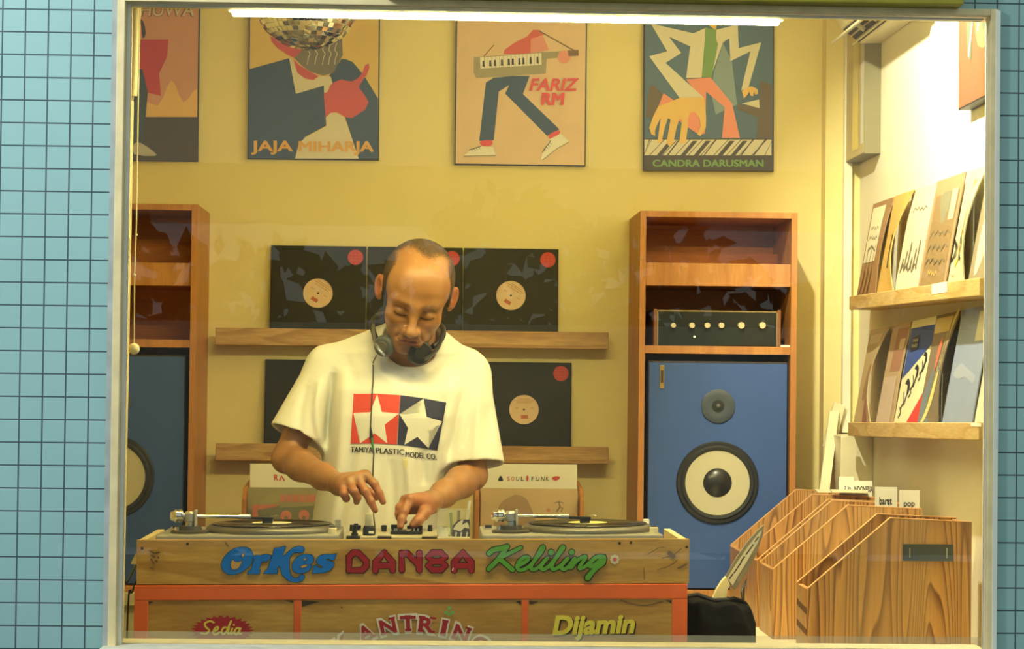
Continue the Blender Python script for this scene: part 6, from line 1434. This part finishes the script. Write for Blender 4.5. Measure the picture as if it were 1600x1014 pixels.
def star_print():
    A = Art(on_shirt, (420, 580, 4.21), dl=.0004); rd = mat('print_red', ph(206, 62, 28, .88), .7); nv = mat('print_navy', (.030, .032, .085), .7); wt = MATS['white_cotton']
    cloth_poly(A, rd, [(558, 148), (700, 147), (864, 157), (852, 318), (842, 482), (690, 474), (538, 476), (548, 310)], step=16); cloth_poly(A, nv, [(866, 157), (1020, 178), (1168, 206), (1140, 360), (1108, 522), (980, 500), (846, 482), (855, 318)], keep=True, step=16)
    cloth_poly(A, wt, [(713, 152), (744, 268), (856, 278), (762, 352), (780, 476), (697, 408), (600, 474), (640, 352), (556, 274), (666, 270)], step=16); cloth_poly(A, wt, [(1018, 180), (1038, 300), (1140, 330), (1046, 384), (1050, 506), (978, 432), (892, 484), (916, 374), (860, 282), (984, 296)], keep=True, step=16)
    A.T = (0, 0, 1); bk = mat('print_black', (.03, .03, .035), .7); A.step()
    for body_, x0, y0, w in [(t_, x_0+q*.28, y_0, w_) for t_, x_0, y_0, w_ in (('TAMIYA', 548, 706.5, 34.5), ('PLASTIC', 587.5, 707, 44), ('MODEL CO.', 634, 710, 48)) for q in (-1, 1)]:
        A.h += 2e-5; V, Fs = glyphs(body_, 0.0); xs = [v[0] for v in V]; k = w/(max(xs)-min(xs))
        A.put([(x0+(u-min(xs))*k, y0-v*12.2+max(0, (x0+(u-min(xs))*k-548)/134)**1.6*8) for u, v in V], Fs, bk)
    A.build('chest_print', shirt, 'red and navy squares with white stars above small black capitals')
    B = Art(on_shirt, dl=.0003); cloth_poly(B, mat('tea_stain', ph(226, 200, 100, .92), .85), [(632, 712), (637, 718), (637, 728), (633, 733), (630, 725)], step=4); B.build('stain', shirt, 'small yellow stain')
star_print()
# ---- trousers and shoes (behind the booth)
def trousers():
    T = Field((-.40, .84, .02), (.28, 1.24, .90), .006); hx = at(590, 850, 1.02).x
    T.add(ell((hx, 1.03, .86), (.155, .105, .10)), .03)
    for s_ in (-1, 1): 
        for p in chain([(hx+s_*.075, 1.03, .82), (hx+s_*.085, 1.02, .48), (hx+s_*.09, 1.04, .06)], [.088, .068, .060]): T.add(p, .03)
    V, Q = T.mesh(2); np_mesh('trousers', V, Q, [mat('dark_denim', (.03, .04, .07), .8)], man)
    for s_ in (-1, 1):
        m = Field((hx+s_*.09-.08, .84, -.002), (hx+s_*.09+.08, 1.16, .16), .004); m.add(cone((hx+s_*.09, 1.05, .035), (hx+s_*.10, .92, .028), .042, .036), .02); m.add(cone((hx+s_*.09, 1.05, .04), (hx+s_*.09, 1.05, .10), .042, .045), .02)
        V, Q = m.mesh(2); np_mesh('shoe', V, Q, [mat('dark_trainer', (.05, .05, .05), .6)], man)
trousers()
# ---- headphones round the neck
def headphones():
    t = thing('headphones', Vector(P3(628, 545, .90)), 'black and grey headphones hanging round the man\'s neck', 'headphones')
    g = mat('grey_headphone', (.085, .095, .095), .35); k = M_black
    pts = [P3(592, 535, .915), P3(584, 520, .935), P3(582, 502, .97), P3(592, 493, 1.03), P3(612, 490, 1.085), P3(640, 492, 1.115), P3(668, 500, 1.085), P3(688, 508, 1.03), P3(693, 518, .97), P3(688, 532, .935), P3(676, 542, .905)]
    MB().tube([tuple(p) for p in catmull([Vector(p) for p in pts], 6)], .0075, 10).build('headband', k, t, smooth=True)
    for c, n_, r, m_, lb in ((P3(600, 541, .878), (-.45, -.84, -.25), .029, g, 'grey ear cup'), (P3(656, 551, .872), (.25, -.92, -.25), .034, k, 'black ear cup')):
        n_ = Vector(n_).normalized(); c = Vector(c)
        cup = MB().lathe(c, tuple(n_), [(r*.80, -.020), (r, -.018), (r*1.04, -.006), (r*1.0, .004), (r*.86, .010), (r*.5, .012), (0, .012)], 36).build('ear_cup', m_, t, smooth=True, label=lb)
        MB().lathe(c, tuple(n_), [(r*.5, -.020), (r*.62, -.029), (r*.86, -.029), (r*.98, -.020)], 36).build('ear_cushion', mat('black_cushion', (.03, .03, .03), .7), cup, smooth=True)
        MB().lathe(c, tuple(n_), [(r*.55, .0118), (r*.52, .0135), (r*.40, .0138), (0, .0138)], 30).build('cup_plate', mat('dark_silver', (.20, .21, .20), .3, .8) if m_ is g else M_mblack, cup, smooth=True)
    for side in ([P3(583, 508, .95), P3(584, 525, .905), P3(590, 543, .868), P3(601, 556, .858)], [P3(692, 522, .95), P3(686, 540, .905), P3(676, 553, .872), P3(662, 562, .85)]):
        MB().tube([tuple(p) for p in catmull([Vector(p) for p in side], 5)], .0052, 8).build('yoke', mat('steel_yoke', (.30, .31, .30), .3, .7) if side[0][0] < -.1 else k, t, smooth=True)
    path = [P3(588, 556, .855)]
    for x, y in [(583, 566+8*i) for i in range(5)]+[(582-.05*(8*i), 606+8*i) for i in range(11)]: path.append(np.array(on_shirt(x, y, .0035)))
    MB().tube([tuple(p) for p in catmull([Vector(p) for p in path], 5)], .0017, 8).build('cable', mat('grey_cable', (.05, .055, .045), .6), t, smooth=True)
    a = Vector(on_shirt(579, 668, .004)); b = Vector(on_shirt(581, 684, .005)); c = Vector(on_shirt(583, 702, .005))
    MB().tube([a, b], [.0022, .0042], 10).build('plug_sleeve', k, t, smooth=True); MB().tube([b, c], .0030, 10).build('connector', mat('green_connector', (.05, .28, .10), .4), t, smooth=True)
    path = [c]
    for x, y in [(584-.04*8*i, 708+8*i) for i in range(8)]: path.append(Vector(on_shirt(x, y, .0035)))
    path += [Vector(P3(583, 785, .80)), Vector(P3(584, 806, .60)), Vector(P3(586, 826, .52)), Vector((at(586, 830, .50).x, .50, zm+.002))]
    MB().tube([tuple(p) for p in catmull(path, 6)], .0017, 8).build('cable', M_black, t, smooth=True)
headphones()
